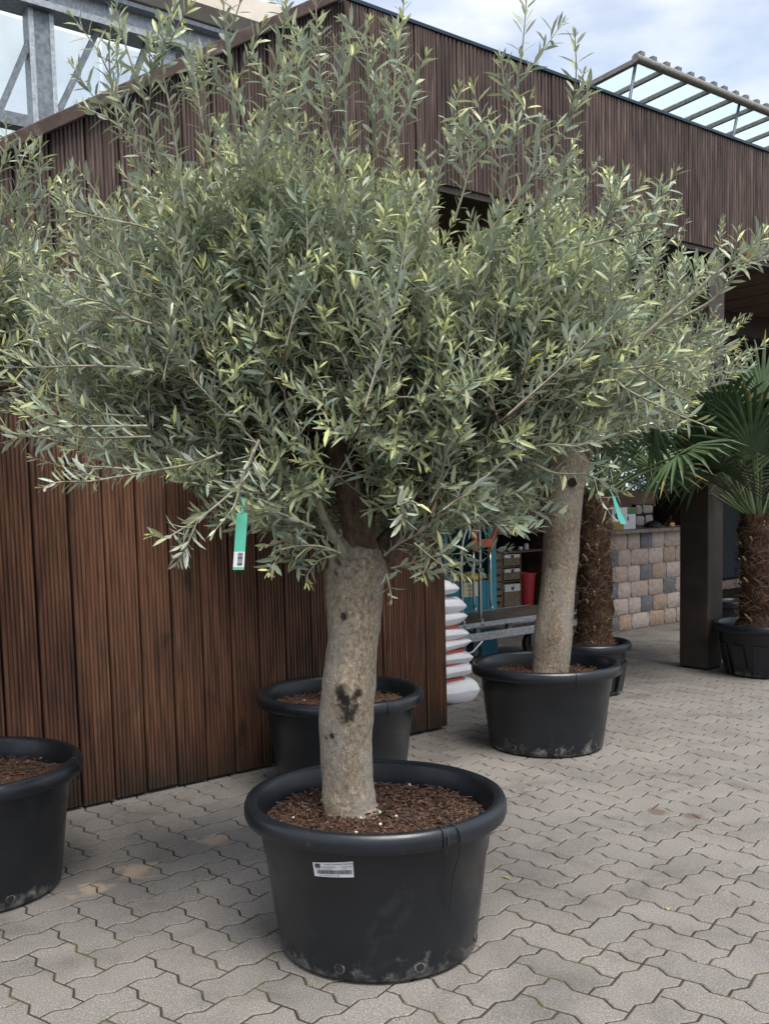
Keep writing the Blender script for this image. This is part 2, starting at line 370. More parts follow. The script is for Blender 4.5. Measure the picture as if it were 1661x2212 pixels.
pm = MB(); vals = []
for st in rest:
    V, Fs = SH[(st[2], st[3])]; p = st_origin(st); pm.add(V + np.array([p[0], p[1], random.gauss(0, .0004)]), Fs); vals += [random.random()] * len(Fs)
o = pm.build('paver_field', M_PAVER, pv_root); rnd_attr(o.data, vals); o['kind'] = 'stuff'
# moss tufts in the joints: stuff
mo = MB()
for i in range(900):
    t_ = random.choice(near[:300] + rest[:500]); p = st_origin(t_); q = random.choice(paver_outline(t_[2], t_[3], -.0)); xy = p + PP * (q[0] * PU + q[1] * PV)
    if random.random() < .45: continue
    for k in range(random.randint(3, 9)):
        d = np.random.default_rng(i * 31 + k).normal(size=2) * .009; h = random.uniform(.002, .007)
        a = random.uniform(0, 6.28); u = np.array([math.cos(a), math.sin(a)]) * random.uniform(.002, .005)
        c = np.array([xy[0] + d[0], xy[1] + d[1], -.003])
        mo.add([c + [u[0], u[1], 0], c + [-u[1], u[0], 0], c + [-u[0], -u[1], 0], c + [u[1], -u[0], 0], c + [0, 0, h]], [(0, 1, 4), (1, 2, 4), (2, 3, 4), (3, 0, 4)])
o = mo.build('moss', M_MOSS); tag(o, 'tiny tufts of moss in the paving joints', 'moss', kind='stuff')

# ================================================================== BUILDING with grooved boards
bld = empty('timber_building', SN(0, 0, 0), 'dark brown timber building clad in vertical grooved boards with sloping left roof edge', 'building')
def rake(s): return min(3.665, 2.628 + .609 * (s + .11))
BW = .1505; NR = 9
def board_profile(NR=8, dp=.0065):
    p = (BW - .008) / NR; pts = [(0, .022)]
    for i in range(NR):
        x0 = i * p; pts += [(x0 + .12 * p, dp) if i else (0.001, 0.005), (x0 + .30 * p, 0), (x0 + .76 * p, 0), (x0 + .93 * p, dp)]
    pts.append((BW - .008, .022)); return pts
PROF = board_profile(); PROFF = board_profile(5, .010)
def board_mesh(z0, zt, rndv, PROF=PROF):
    k = len(PROF); V = []
    for top in (0, 1):
        for x, n in PROF:
            V.append((x, n, (zt(x) if top else z0)))
    fs = [(j, j + 1, k + j + 1, k + j) for j in range(k - 1)] + [tuple(range(k - 1, -1, -1)), tuple(range(k, 2 * k))]
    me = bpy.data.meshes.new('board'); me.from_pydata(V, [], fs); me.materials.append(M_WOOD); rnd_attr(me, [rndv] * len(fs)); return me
def place_board(me, s, n, parent):
    o = bpy.data.objects.new('board', me); COL.objects.link(o); o.parent = parent; o.matrix_parent_inverse = PW[parent.name].inverted()
    o.matrix_basis = Matrix.Translation(Vector([float(c) for c in SN(s, n, 0)])) @ Matrix.Rotation(WANG, 4, 'Z'); return o
nb = int(math.ceil((SEND + 1.3) / BW)); s = SEND
FB, FT = 2.91, 3.665
for i in range(nb):
    s -= BW
    place_board(board_mesh(.012 + random.uniform(0, .008), lambda x, s=s: rake(s + x) - .004, random.random()), s, -.024 + random.uniform(-.006, .006), bld)
fm = [board_mesh(FB, lambda x: FT - .004, random.random(), PROFF) for _ in range(9)]
s = SEND + .0005
while s < 12.0:
    place_board(random.choice(fm), s, -.022 + random.uniform(-.0025, .0025), bld); s += BW
b = MB()  # dark wall core behind the boards, cut along the rake
s0, s1, s2 = SEND - nb * BW, (3.665 - 2.628) / .609 - .11, SEND - .004
prof = [(s0, .02), (s2, .02), (s2, FB), (12.0, FB + .004), (12.0, FT - .012), (s1, FT - .012), (s0, rake(s0) - .012)]
V = [SN(a, n, z) for n in (.0025, .10) for a, z in prof]; k = len(prof)
b.add(V, [tuple(range(k)), tuple(range(2 * k - 1, k - 1, -1))] + [(j, k + j, k + (j + 1) % k, (j + 1) % k) for j in range(k)]); b.build('wall_core', M_BLACK, bld)
b = MB(); P0 = SN(s0, .01, rake(s0) + .02); P1 = SN(s1 - .02, .01, FT + .018); b.bar(P0, P1, .17, .05); b.build('rake_trim', M_TRIM, bld, bevel=.004)
b = MB(); b.fbox(s1 + .02, 12.0, -.03, .13, FT + .001, FT + .018); b.build('cap_flashing', M_CAP, bld)
b = MB(); b.fbox(SEND + .01, 12.0, -.005, .16, FB - .035, FB - .003); b.build('fascia_sill', M_DARKWOOD, bld)
# soffit planks, beams, post
for i, s in enumerate(np.arange(1.3, 12.4, .2)):
    b = MB(); b.fbox(s, s + .194, .165, 5.2, 2.90 + .003 * (i % 2), 2.925); b.build('soffit_plank', M_SOFFIT, bld)
b = MB(); b.fbox(1.25, 12.6, .11, 5.3, 2.93, 2.97); b.build('roof_deck', M_BLACK, bld)
for n_ in (1.2, 2.9, 4.4):
    b = MB(); b.fbox(1.3, 12.4, n_, n_ + .12, 2.70, 2.899); b.build('beam', M_DARKWOOD, bld, bevel=.004)
ps, pz = pln(1528, 1454, 0); PS = ps
b = MB(); b.fbox(PS, PS + .185, .0, .225, .012, 2.874); b.build('post', M_DARKWOOD, bld, bevel=.006)
b = MB(); b.fbox(PS + .01, PS + .175, .01, .215, 0, .012); b.build('post_foot', M_BLACK, bld)
b = MB(); b.fbox(SEND - .02, SEND + .0, .01, .10, .01, FB); b.build('edge_strip', M_DARKWOOD, bld)
# side return of the wall so that the inside stays dark
b = MB(); b.fbox(1.3, 1.36, .11, 5.2, .0, 2.9); b.build('inner_wall', M_DARKWOOD, bld)
b = MB(); b.fbox(12.3, 12.4, .2, 5.2, .0, 2.9); b.build('end_wall', M_DARKWOOD, bld)
# flood light on the wall
fs_, fz = pln(335, 532, 0)
fl = empty('flood_light', SN(fs_, -.03, fz), 'dark framed flood light with pale glass on the boards behind the olive leaves', 'light')
b = MB(); b.fbox(fs_ - .085, fs_ + .085, -.12, -.055, fz - .075, fz + .085); b.build('housing', M_CAP, fl, bevel=.01)
b = MB(); b.fbox(fs_ - .07, fs_ + .07, -.126, -.1205, fz - .055, fz + .07); b.build('front_glass', mat('pale_lamp_glass', (.62, .66, .58), .3), fl)
b = MB(); b.fbox(fs_ - .02, fs_ + .02, -.058, -.02, fz - .03, fz + .03); b.build('bracket', M_CAP, fl)

# ================================================================== GREENHOUSE steelwork behind the wall (left)
GN = 2.6
gh = empty('greenhouse_frame', SN(0, GN, 0), 'galvanised steel greenhouse frame with truss bars rising behind the sloping board wall', 'greenhouse')
def gp(x, y, n=GN): s_, z_ = pln(x, y, n); return SN(s_, n, z_)
def pxsize(P, px): return px * proj(P)[2] / F
# column: H section
cl, cz0 = pln(68, 290, GN); cr2_, _ = pln(122, 290, GN); wcol = cr2_ - cl
_, cz1 = pln(90, 2, GN)
b = MB(); b.fbox(cl, cl + .035, GN - .05, GN + .05, 0, cz1 + .2); b.fbox(cl + .035, cl + wcol - .03, GN - .012, GN + .012, 0, cz1 + .2); b.fbox(cl + wcol - .03, cl + wcol, GN - .05, GN + .05, 0, cz1 + .2); b.fbox(cl + .034, cl + wcol - .029, GN - .045, GN - .02, 0, cz1 + .2, 1)
b.build('column', [M_GALV, M_GALVD], gh)
# top girder (horizontal, runs along the facade direction)
sA, zA = pln(114, 20, GN); sB, zB = pln(444, 137, GN)
zt = (zA + zB) / 2
b = MB(); b.fbox(-3.5, 6.5, GN - .1, GN + .1, zt - .012, zt + .03); b.build('girder_bottom_flange', M_GALV, gh)
b = MB(); b.fbox(-3.5, 6.5, GN - .02, GN + .02, zt + .031, zt + .16); b.build('girder_web', M_GALV, gh)
b = MB(); b.fbox(-3.5, 6.5, GN - .1, GN + .1, zt + .161, zt + .19); b.build('girder_top_flange', M_GALV, gh)
b = MB(); pr = [(GN - .12, zt + .20), (GN - .22, zt + .26), (GN - .22, zt + .42), (GN - .17, zt + .46), (GN + .3, zt + .48), (GN + .3, zt + .20)]
V = [SN(a, n_, z_) for a in (-3.5, 6.5) for n_, z_ in pr]; k = len(pr)
b.add(V, [tuple(range(k)), tuple(range(2 * k - 1, k - 1, -1))] + [(j, k + j, k + (j + 1) % k, (j + 1) % k) for j in range(k)]); b.build('gutter', M_CREAM, gh)
# lower tie and diagonals
sT, zT = pln(40, 265, GN)
b = MB(); b.fbox(-3.5, cl, GN - .05, GN + .05, zT - .035, zT + .045); b.build('lower_tie', M_GALVD, gh)
for (x0, y0, x1, y1) in ((2, 232, 66, 80), (127, 240, 216, 52), (270, 220, 322, 80)):
    p, q = gp(x0, y0), gp(x1, y1); d = (q - p); p = p - d * (.8 if x0 > 200 else .15); q = q + d * .04
    b = MB(); b.bar(p, q, .05, .035); b.build('diagonal_bar', M_GALVD, gh)
b = MB(); b.bar(gp(365, 135), gp(400, 158), .05, .04); b.build('diagonal_bar', M_ALU, gh)
b = MB(); b.fbox(pln(335, 120, GN)[0], pln(375, 120, GN)[0], GN - .03, GN - .015, zt - .16, zt + .0); b.build('gusset_plate', M_GALV, gh)
for i, s in enumerate(np.arange(-3.4, 6.4, 1.0)):
    b = MB(); b.fbox(s + .01, s + .985, GN + .13, GN + .136, 3.0, zt - .02); b.build('glass_pane', M_CLEAR, gh)

# ================================================================== GREENHOUSE roof behind the fascia (right)
RN = 4.2
gr = empty('glass_roof', SN(6, RN, 0), 'glazed greenhouse roof with grey bars and ridge tube above the board fascia', 'greenhouse')
rs0, rz0 = pln(1375, 118, RN); rs1, rz1 = pln(1661, 247, RN); RZ = (rz0 + rz1) / 2
e_s, e_z = pln(1172, 262, RN + 1.9)
dv = SN(e_s, RN + 1.9, e_z) - SN(rs0, RN, RZ); dv = dv - DD * (dv @ DD)
RE = rs0 + 9.0
b = MB(); b.tube([SN(rs0 - .03, RN, RZ), SN(RE, RN, RZ)], .055, 12); b.build('ridge_tube', M_ALU, gr, smooth=True, sharp=40)
bs = [rs0 + .01] + [pln(x, y, RN)[0] for x, y in ((1400, 131), (1456, 155), (1508, 178), (1557, 200), (1603, 220), (1646, 239))]
stp = np.mean(np.diff(bs[1:])); bs = [rs0 + .01 + i * stp for i in range(int(9 / stp))]
for i, s in enumerate(bs):
    p = SN(s, RN, RZ - .03); b = MB(); b.bar(p, p + dv, .075 if i == 0 else .05, .06); b.build('glazing_bar', M_ALU, gr)
    if i + 1 < len(bs):
        V = [SN(s + .03, RN, RZ - .01), SN(bs[i + 1] - .03, RN, RZ - .01)]; V = [V[0], V[1], V[1] + dv, V[0] + dv]; up_ = np.array([0, 0, .006])
        b = MB(); b.add(V + [v + up_ for v in V], [(3, 2, 1, 0), (4, 5, 6, 7), (0, 1, 5, 4), (1, 2, 6, 5), (2, 3, 7, 6), (3, 0, 4, 7)]); b.build('glass_pane', M_GLASS, gr)
        for f_ in (.15, .62):
            q = SN(s + stp * f_, RN, RZ + .075); b = MB(); b.box(q, (.045, .03, .022), DD, NN); b.build('ridge_clip', M_GALVD, gr)
for s in (rs0 + .05, rs0 + .05 + 4.4 * stp, rs0 + .05 + 8.8 * stp):
    p = SN(s, RN + .05, RZ - .03); b = MB(); b.tube([p, p + np.array([0, 0, -1.6]) + NN * .35], .022, 8); b.build('strut', M_GALVD, gr, smooth=True)
b = MB(); b.bar(SN(rs0, RN, RZ) + dv, SN(RE, RN, RZ) + dv, .08, .08); b.build('eaves_bar', M_ALU, gr)

# ================================================================== INTERIOR under the roof
M_BACK = mat('dark_board_wall', ramp=((7, 5, (1, 1, .3)), [(.3, (.030, .018, .013)), (.7, (.075, .042, .028))]), rough=.7)
M_REDWOOD = mat('red_brown_beam', ramp=((9, 5, (.4, .4, 1)), [(.3, (.07, .028, .018)), (.7, (.13, .06, .038))]), rough=.6)
M_GREYDOOR = mat('slate_grey_door', (.05, .062, .07), .5)
M_COUNTER = mat('worn_wood_top', ramp=((12, 5), [(.3, (.11, .085, .065)), (.7, (.22, .175, .14))]), rough=.6)
def stone_mat(name, a, b_, c_): return mat(name, ramp=((26, 6, (1, 1, 1), .65), [(.3, a), (.5, b_), (.7, c_)]), rough=.9, bump=(.7, .006, 60, 5))
M_ST = [stone_mat('ochre_stone', (.25, .195, .16), (.35, .28, .235), (.43, .36, .31)), stone_mat('pink_grey_stone', (.29, .235, .205), (.39, .325, .29), (.47, .41, .37)), stone_mat('orange_stone', (.24, .165, .12), (.33, .235, .175), (.39, .31, .25)), stone_mat('dark_basalt_stone', (.085, .09, .098), (.13, .135, .145), (.18, .185, .195))]
bw_ = empty('back_wall', SN(5, 4.9, 0), 'dark brown board wall with a window behind the stone counter', 'wall')
BN = 4.9
wx0, wz0 = pln(1270, 1056, BN); wx1, wz1 = pln(1445, 930, BN)
for i, s in enumerate(np.arange(1.4, 12.5, .24)):
    for (z0, z1) in (((0, wz0 - .05), (wz1, 2.9)) if wx0 - .2 < s < wx1 + .1 else ((0, 2.9),)):
        b = MB(); b.fbox(s, s + .234, BN + .004 * (i % 2), BN + .05, z0, z1); b.build('plank', M_BACK, bw_)
b = MB(); b.fbox(wx0 - .35, wx1 + .5, BN - .03, BN + .06, wz0 - .16, wz0 - .051); b.build('window_sill', M_REDWOOD, bw_)
for s in (wx0 - .27, (wx0 + wx1) / 2 + .45, wx1 + .2):
    b = MB(); b.fbox(s, s + .06, BN - .02, BN + .05, wz0 - .05, wz1); b.build('window_post', M_DARKWOOD, bw_)
b = MB(); b.fbox(wx0 - .2, wx1 + .2, BN + .02, BN + .026, wz0 - .05, wz1 - .002); b.build('window_pane', M_PANE, bw_)
b = MB(); b.fbox(1.3, 12.5, BN + .06, BN + .1, wz1 + .01, 2.9); b.fbox(1.3, wx0 - .25, BN + .061, BN + .1, 0, wz1 + .009); b.fbox(wx1 + .3, 12.5, BN + .061, BN + .1, 0, wz1 + .009); b.fbox(wx0 - .249, wx1 + .299, BN + .061, BN + .1, 0, wz0 - .06); b.build('wall_core', M_BLACK, bw_)
# a red-brown rail in front of the window, over the counter
ra, rzz = pln(1330, 1085, 2.6); rb_, _ = pln(1412, 1085, 2.6)
rl = MB(); _, zl = pln(1370, 1095, 2.6); _, zh = pln(1370, 1060, 2.6); rl.fbox(ra - .25, rb_ + .0, 2.58, 2.63, zl + .03, zh)
rl_t = empty('rear_rail', SN(ra, 2.6, zl), 'red brown rail of boards hung behind the stone counter', 'rail')
rl.build('board', M_REDWOOD, rl_t); r2 = MB(); r2.fbox(ra - .25, rb_, 2.575, 2.635, zl, zl + .028); r2.build('board', M_REDWOOD, rl_t)
r3 = MB(); r3.fbox(ra - .22, ra - .16, 2.6, 2.66, 0, zh - .002); r3.build('stand_post', M_DARKWOOD, rl_t)
r3 = MB(); r3.fbox(rb_ - .06, rb_, 2.64, 2.70, 0, zh - .002); r3.build('stand_post', M_DARKWOOD, rl_t)
# counter of tumbled stones
CN = 1.69
cs0 = pln(1318, 1360, CN)[0]; cs1 = pln(1512, 1300, CN)[0]; CH = .93 - .03
ct = empty('stone_counter', SN(cs0, CN, 0), 'counter built of tumbled ochre and dark stones with worn wooden top', 'counter')
b = MB(); b.fbox(cs0 + .02, cs1 - .02, CN + .03, CN + .6, 0, CH); b.build('core', M_ST[0], ct)
rows = 6; rh = CH / rows
def stone(s0, s1, z0, z1, n0, mi, par):
    nx, nz_ = 5, 4; V = []; j = lambda a: random.uniform(-a, a)
    def sq(t): return math.copysign(abs(t) ** .35, t)
    for a in range(nx + 1):
        for c in range(nz_ + 1):
            u = a / nx * 2 - 1; v = c / nz_ * 2 - 1
            e = max(abs(u) ** 6, abs(v) ** 6); r_ = 1 - .07 * (abs(u) * abs(v)) ** 4
            V.append(SN((s0 + s1) / 2 + u * r_ * (s1 - s0) / 2 + j(.002), n0 + .018 * e + j(.002), (z0 + z1) / 2 + v * r_ * (z1 - z0) / 2 + j(.002)))
    k = nz_ + 1; fs = [(a * k + c, (a + 1) * k + c, (a + 1) * k + c + 1, a * k + c + 1) for a in range(nx) for c in range(nz_)]
    rim = [a * k for a in range(nx + 1)] + [nx * k + c for c in range(1, k)] + [a * k + nz_ for a in range(nx - 1, -1, -1)] + [c for c in range(nz_ - 1, 0, -1)]
    B = len(V); V += [V[i] + NN * .05 for i in rim]; m_ = len(rim); fs += [(rim[i], B + i, B + (i + 1) % m_, rim[(i + 1) % m_]) for i in range(m_)]
    fs = [tuple(reversed(f)) for f in fs]
    b = MB(); b.add(V, fs); b.build('stone', M_ST[mi], par, smooth=True, sharp=50)
wd = {0: [(-.02, 0), (.20, 0), (.13, 0), (.12, 3), (.13, 1), (.2, 0), (.15, 2), (.12, 3), (.2, 1), (.15, 0), (.2, 2), (.14, 3), (.2, 0), (.2, 1), (.15, 3), (.2, 0)],
      1: [(0, 0), (.09, 3), (.13, 0), (.18, 0), (.16, 1), (.13, 2), (.2, 0), (.12, 3), (.2, 1), (.15, 0), (.2, 2), (.14, 3), (.2, 0), (.2, 1), (.2, 0), (.15, 3)],
      2: [(0, 0), (.19, 0), (.125, 1), (.125, 3), (.15, 2), (.2, 1), (.13, 0), (.2, 2), (.12, 3), (.2, 1), (.15, 0), (.2, 2), (.14, 3), (.2, 0), (.2, 1), (.2, 0)],
      3: [(0, 0), (.09, 3), (.13, 1), (.18, 0), (.16, 0), (.13, 3), (.2, 0), (.12, 1), (.2, 1), (.15, 0), (.2, 2), (.14, 3), (.2, 0), (.2, 1), (.2, 0), (.15, 3)],
      4: [(0, 0), (.20, 1), (.125, 1), (.125, 3), (.15, 2), (.2, 1), (.13, 0), (.2, 2), (.12, 3), (.2, 1), (.15, 0), (.2, 2), (.14, 3), (.2, 0), (.2, 1), (.2, 0)],
      5: [(0, 0), (.10, 3), (.13, 2), (.18, 1), (.16, 2), (.13, 0), (.2, 0), (.12, 1), (.2, 1), (.15, 0), (.2, 2), (.14, 3), (.2, 0), (.2, 1), (.2, 0), (.15, 3)]}
for r_ in range(rows):
    s = cs0 + wd[r_][0][0]; z1 = CH - r_ * rh
    for ww, mi in wd[r_][1:]:
        ww *= 1.5
        if s > cs1 - .03: break
        ww = min(ww, cs1 - s)
        stone(s + .004, s + ww - .004, z1 - rh + .004, z1 - .004, CN, mi, ct); s += ww
b = MB(); b.fbox(cs0 - .06, cs1 + .05, CN - .06, CN + .66, CH + .001, CH + .035); b.build('wooden_top', M_COUNTER, ct, bevel=.004)
TOPZ = CH + .035
# things on the counter
M_WHITE = mat('white_card', (.62, .62, .66), .6); M_OCHRE = mat('ochre_print', (.35, .19, .05), .6); M_INK = mat('black_ink', (.02, .02, .022), .6); M_GREENP = mat('green_print', (.05, .14, .04), .6)
def onc(x): return pln(x, 1135, CN + .12)[0]
bx = empty('packet_box', SN(onc(1322), CN + .12, TOPZ), 'white packet with ochre base on the stone counter beside the palm', 'box')
a, c = onc(1318), onc(1351)
b = MB(); b.fbox(a, c, CN + .1, CN + .2, TOPZ, TOPZ + .205); b.build('carton', M_WHITE, bx)
b = MB(); b.fbox(a + .001, c - .06, CN + .095, CN + .099, TOPZ + .002, TOPZ + .08); b.build('ochre_panel', M_OCHRE, bx)
b = MB(); P = [SN((a + c) / 2 - .04 + .03 * math.cos(t), CN + .096, TOPZ + .13 + .035 * math.sin(t)) for t in np.linspace(0, 6.28, 14)[:-1]]; b.add(P, [tuple(range(12, -1, -1))]); b.build('emblem', M_INK, bx)
bx = empty('leaflet_box', SN(onc(1355), CN + .12, TOPZ), 'white leaflet box with green corner and black print on the stone counter', 'box')
a, c = onc(1353), onc(1373)
b = MB(); b.fbox(a, c, CN + .12, CN + .17, TOPZ, TOPZ + .2); b.build('carton', M_WHITE, bx)
b = MB(); b.fbox(a + .002, c - .008, CN + .115, CN + .119, TOPZ + .14, TOPZ + .198); b.build('green_corner', M_GREENP, bx)
b = MB(); b.fbox(a + .01, a + .03, CN + .115, CN + .119, TOPZ + .08, TOPZ + .12); b.build('black_print', M_INK, bx)
# stone display panel and planted picture behind
pa, pc = pln(1373, 1120, CN + .55)[0], pln(1411, 1120, CN + .55)[0]
pn = empty('stone_sample_board', SN(pa, CN + .55, TOPZ), 'small panel of grey natural stones standing on the counter', 'panel')
b = MB(); b.fbox(pa, pc, CN + .55, CN + .6, TOPZ, TOPZ + .22); b.build('backing', M_BLACK, pn)
for (u0, u1, v0, v1) in ((0, .36, .52, 1), (.38, 1, .55, 1), (0, .52, 0, .5), (.54, 1, 0, .53)):
    stone(pa + (pc - pa) * u0 + .003, pa + (pc - pa) * u1 - .003, TOPZ + .22 * v0 + .003, TOPZ + .22 * v1 - .003, CN + .535, 1, pn)
ba_, bc_ = pln(1440, 1128, CN + .2)[0], pln(1455, 1128, CN + .2)[0]
bl = empty('counter_bell', SN((ba_ + bc_) / 2, CN + .2, TOPZ), 'small brass counter bell with black knob on the stone counter', 'bell')
b = MB(); b.lathe([(.0, .0), (.052, 0), (.052, .012), (.046, .016), (.046, .034), (.03, .055), (.012, .062), (0, .062)], SN((ba_ + bc_) / 2, CN + .2, TOPZ), 24); b.build('dome', M_GOLD, bl, smooth=True, sharp=35)
b = MB(); b.lathe([(.012, .062), (.014, .075), (.018, .09), (.01, .105), (0, .107)], SN((ba_ + bc_) / 2, CN + .2, TOPZ), 14); b.build('knob', M_RUBBER, bl, smooth=True)
ha = pln(1411, 1135, CN + .2)[0]
cp = MB(); n_ = 18; V = []
for i in range(6):
    t = i / 5 * math.pi / 2
    for j in range(n_):
        a = j / n_ * 6.283; rr = .075 * math.cos(t) + .004; V.append(SN(ha + rr * math.cos(a) * 1.15, CN + .2 + rr * math.sin(a), TOPZ + .003 + .058 * math.sin(t) * (1 + .08 * math.sin(3 * a))))
cp.add(V, [(i * n_ + j, i * n_ + (j + 1) % n_, (i + 1) * n_ + (j + 1) % n_, (i + 1) * n_ + j) for i in range(5) for j in range(n_)] + [tuple(5 * n_ + j for j in range(n_))])
cpo = empty('black_cap', SN(ha, CN + .2, TOPZ), 'black fabric cap lying on the stone counter', 'cap'); cp.build('crown', M_RUBBER, cpo, smooth=True)
b = MB(); V = [SN(ha - .05 - .07 * math.cos(t), CN + .2 + .07 * math.sin(t), TOPZ + z_ + .01 * math.cos(t)) for z_ in (.004, .009) for t in np.linspace(-1.4, 1.4, 9)]
b.add(V, [tuple(range(9)), tuple(range(17, 8, -1))] + [(j, j + 9, (j + 1) % 9 + 9, (j + 1) % 9) for j in range(9)]); b.build('brim', M_RUBBER, cpo)
# door and kerb stones seen right of the post
DN = 3.4
ds0, dz0 = pln(1520, 1262, DN); ds1, dz1 = pln(1600, 1262, DN); _, dzt = pln(1585, 1105, DN)
dr = empty('grey_door', SN(ds0, DN, dz0), 'slate grey metal door above a low stone step behind the post', 'door')
b = MB(); b.fbox(ds0 - .1, ds1 + .6, DN, DN + .05, dz0, dz0 + 1.9); b.build('leaf', M_GREYDOOR, dr, bevel=.004)
hs, hz_ = pln(1589, 1207, DN)
b = MB(); b.tube([SN(hs, DN, hz_), SN(hs, DN - .05, hz_), SN(hs + .09, DN - .05, hz_)], .012, 8); b.build('handle', M_STEEL, dr, smooth=True)
b = MB(); b.fbox(hs - .004, hs + .004, DN - .004, DN - .001, dz0 + .02, hz_ - .1); b.build('seam', M_BLACK, dr)
for i, (za, zb) in enumerate(((1095, 1063), (1052, 1030), (1020, 1000))):
    pass
stp_ = empty('stone_step', SN(ds0, DN - .3, 0), 'low step of reddish stone blocks under the grey door', 'step')
_, sz = pln(1585, 1264, DN - .25)
sz = max(.12, sz); b = MB(); b.fbox(ds0 - .2, ds1 + .8, DN - .24, DN + .2, 0, sz - .004); b.build('core', M_BLACK, stp_)
s = ds0 - .2
for i in range(6): stone(s, s + .27, .004, sz, DN - .27, 2 if i % 2 else 0, stp_); s += .275
for i, nn_ in enumerate((2.0, 2.35)):
    pass
# shelf unit with baskets, crates
SHN = 2.25
def sh(x, y, n=SHN): return pln(x, y, n)
sa, _ = sh(1040, 1200); sb, _ = sh(1186, 1200); ztop = sh(1120, 1147)[1]; zmid = sh(1120, 1190)[1]; zlow = sh(1120, 1316)[1]
su = empty('shelf_unit', SN(sa, SHN, 0), 'dark wooden shelf unit holding wicker baskets and crates', 'shelf')
M_SHELF = mat('brown_shelf_wood', ramp=((10, 5), [(.3, (.06, .034, .022)), (.7, (.13, .078, .05))]), rough=.6)
def fb(nm, m_, par, *a, **k): b = MB(); b.fbox(*a); return b.build(nm, m_, par, **k)
fb('top_board', M_SHELF, su, sa, sb, SHN, SHN + .4, ztop - .025, ztop)
fb('shelf_board', M_SHELF, su, sa + .001, sb - .001, SHN + .01, SHN + .4, zmid - .018, zmid)
fb('bottom_board', M_SHELF, su, sa + .001, sb - .001, SHN + .005, SHN + .4, zlow - .03, zlow)
fb('plinth', M_SHELF, su, sa + .01, sb - .01, SHN + .03, SHN + .39, 0, zlow - .031)
fb('back_board', M_BLACK, su, sa + .002, sb - .002, SHN + .401, SHN + .42, zlow, ztop + .8)
xs = [sh(x, 1250)[0] for x in (1071, 1088, 1123, 1180)]
for s in (sa, xs[1] - .024, xs[2] + .006, sb - .02): fb('upright', M_SHELF, su, s, s + .018, SHN + .006, SHN + .399, zlow, zmid - .019)
for s in (sa, sb - .02): fb('upright', M_SHELF, su, s, s + .018, SHN + .006, SHN + .399, zmid + .001, ztop - .026)
zc = [sh(1105, y)[1] for y in (1223, 1255)]
for z_ in zc: fb('divider', M_SHELF, su, xs[0] - .1, xs[2] + .005, SHN + .012, SHN + .39, z_ - .012, z_)
M_DRAWER = mat('orange_brown_drawer', ramp=((9, 4, (1, 1, 3)), [(.3, (.14, .075, .04)), (.7, (.24, .14, .08))]), rough=.6)
for (ya, yb) in ((1225, 1196), (1256, 1228), (1286, 1259), (1314, 1289)):
    d_ = fb('drawer', M_DRAWER, su, xs[1] - .024 - .17, xs[1] - .03, SHN + .002, SHN + .03, sh(1080, ya)[1] + .002, sh(1080, yb)[1] - .002)
    q = SN(xs[1] - .08, SHN - .008, (sh(1080, ya)[1] + sh(1080, yb)[1]) / 2); b = MB(); b.box(q, (.022, .01, .012), DD, NN); b.build('pull', M_RUBBER, d_)
M_WICK = mat('wicker', ramp=((60, 3), [(.3, (.16, .11, .07)), (.7, (.34, .26, .18))]), rough=.8); M_CLOTH = mat('white_cotton', (.62, .60, .57), .9, bump=(.5, .006, 30, 4)); M_HEART = mat('brown_heart', (.10, .04, .03), .7)
def basket(y0, y1, lab):
    s0, s1 = xs[1] + .006, xs[2] - .004; z0, z1 = sh(1105, y1)[1] + .002, sh(1105, y0)[1]
    o = empty('wicker_basket', SN((s0 + s1) / 2, SHN + .1, z0), lab, 'basket', 'wicker baskets in the shelf unit')
    hh = z1 - z0; zc_ = z0 + hh * .68; nrow = max(4, int((zc_ - z0) / .016)); b = MB(); nx = 9
    for r_ in range(nrow):
        za, zb = z0 + (zc_ - z0) * r_ / nrow, z0 + (zc_ - z0) * (r_ + 1) / nrow
        for i in range(nx):
            u0, u1 = s0 + (s1 - s0) * i / nx, s0 + (s1 - s0) * (i + 1) / nx; out_ = (i + r_) % 2 * .007
            b.fbox(u0 + .0005, u1 - .0005, SHN + .004 - out_, SHN + .02, za + .001, zb - .001)
    w_ = b.build('weave', M_WICK, o); w_['kind'] = 'stuff'
    fb('body', M_WICK, o, s0 + .004, s1 - .004, SHN + .021, SHN + .26, z0, zc_)
    fb('cloth_lining', M_CLOTH, o, s0 - .001, s1 + .001, SHN - .008, SHN + .262, zc_ + .0005, z1, bevel=.006)
    P = []; c_ = SN((s0 + s1) / 2, SHN - .012, zc_ + (z1 - zc_) * .45)
    for t in np.linspace(0, 6.283, 17)[:-1]:
        P.append(c_ + DD * (.0013 * 16 * math.sin(t) ** 3) + np.array([0, 0, .0013 * (13 * math.cos(t) - 5 * math.cos(2 * t) - 2 * math.cos(3 * t) - math.cos(4 * t))]))
    P2 = [p + NN * .004 for p in P]; b = MB(); b.add(P + P2, [tuple(range(15, -1, -1)), tuple(range(16, 32))] + [(j, (j + 1) % 16, (j + 1) % 16 + 16, j + 16) for j in range(16)]); b.build('heart', M_HEART, o)
basket(1198, 1222, 'small lined wicker basket in the top compartment of the shelf unit')
basket(1229, 1253, 'small lined wicker basket in the middle compartment of the shelf unit')
basket(1262, 1313, 'tall lined wicker basket in the bottom compartment of the shelf unit')
M_CRATE = mat('pale_crate_wood', ramp=((12, 5, (1, 1, 4)), [(.3, (.17, .11, .065)), (.7, (.33, .23, .145))]), rough=.75); M_CRATE2 = mat('dark_crate_wood', ramp=((12, 5, (1, 1, 4)), [(.3, (.08, .045, .03)), (.7, (.16, .095, .06))]), rough=.75)
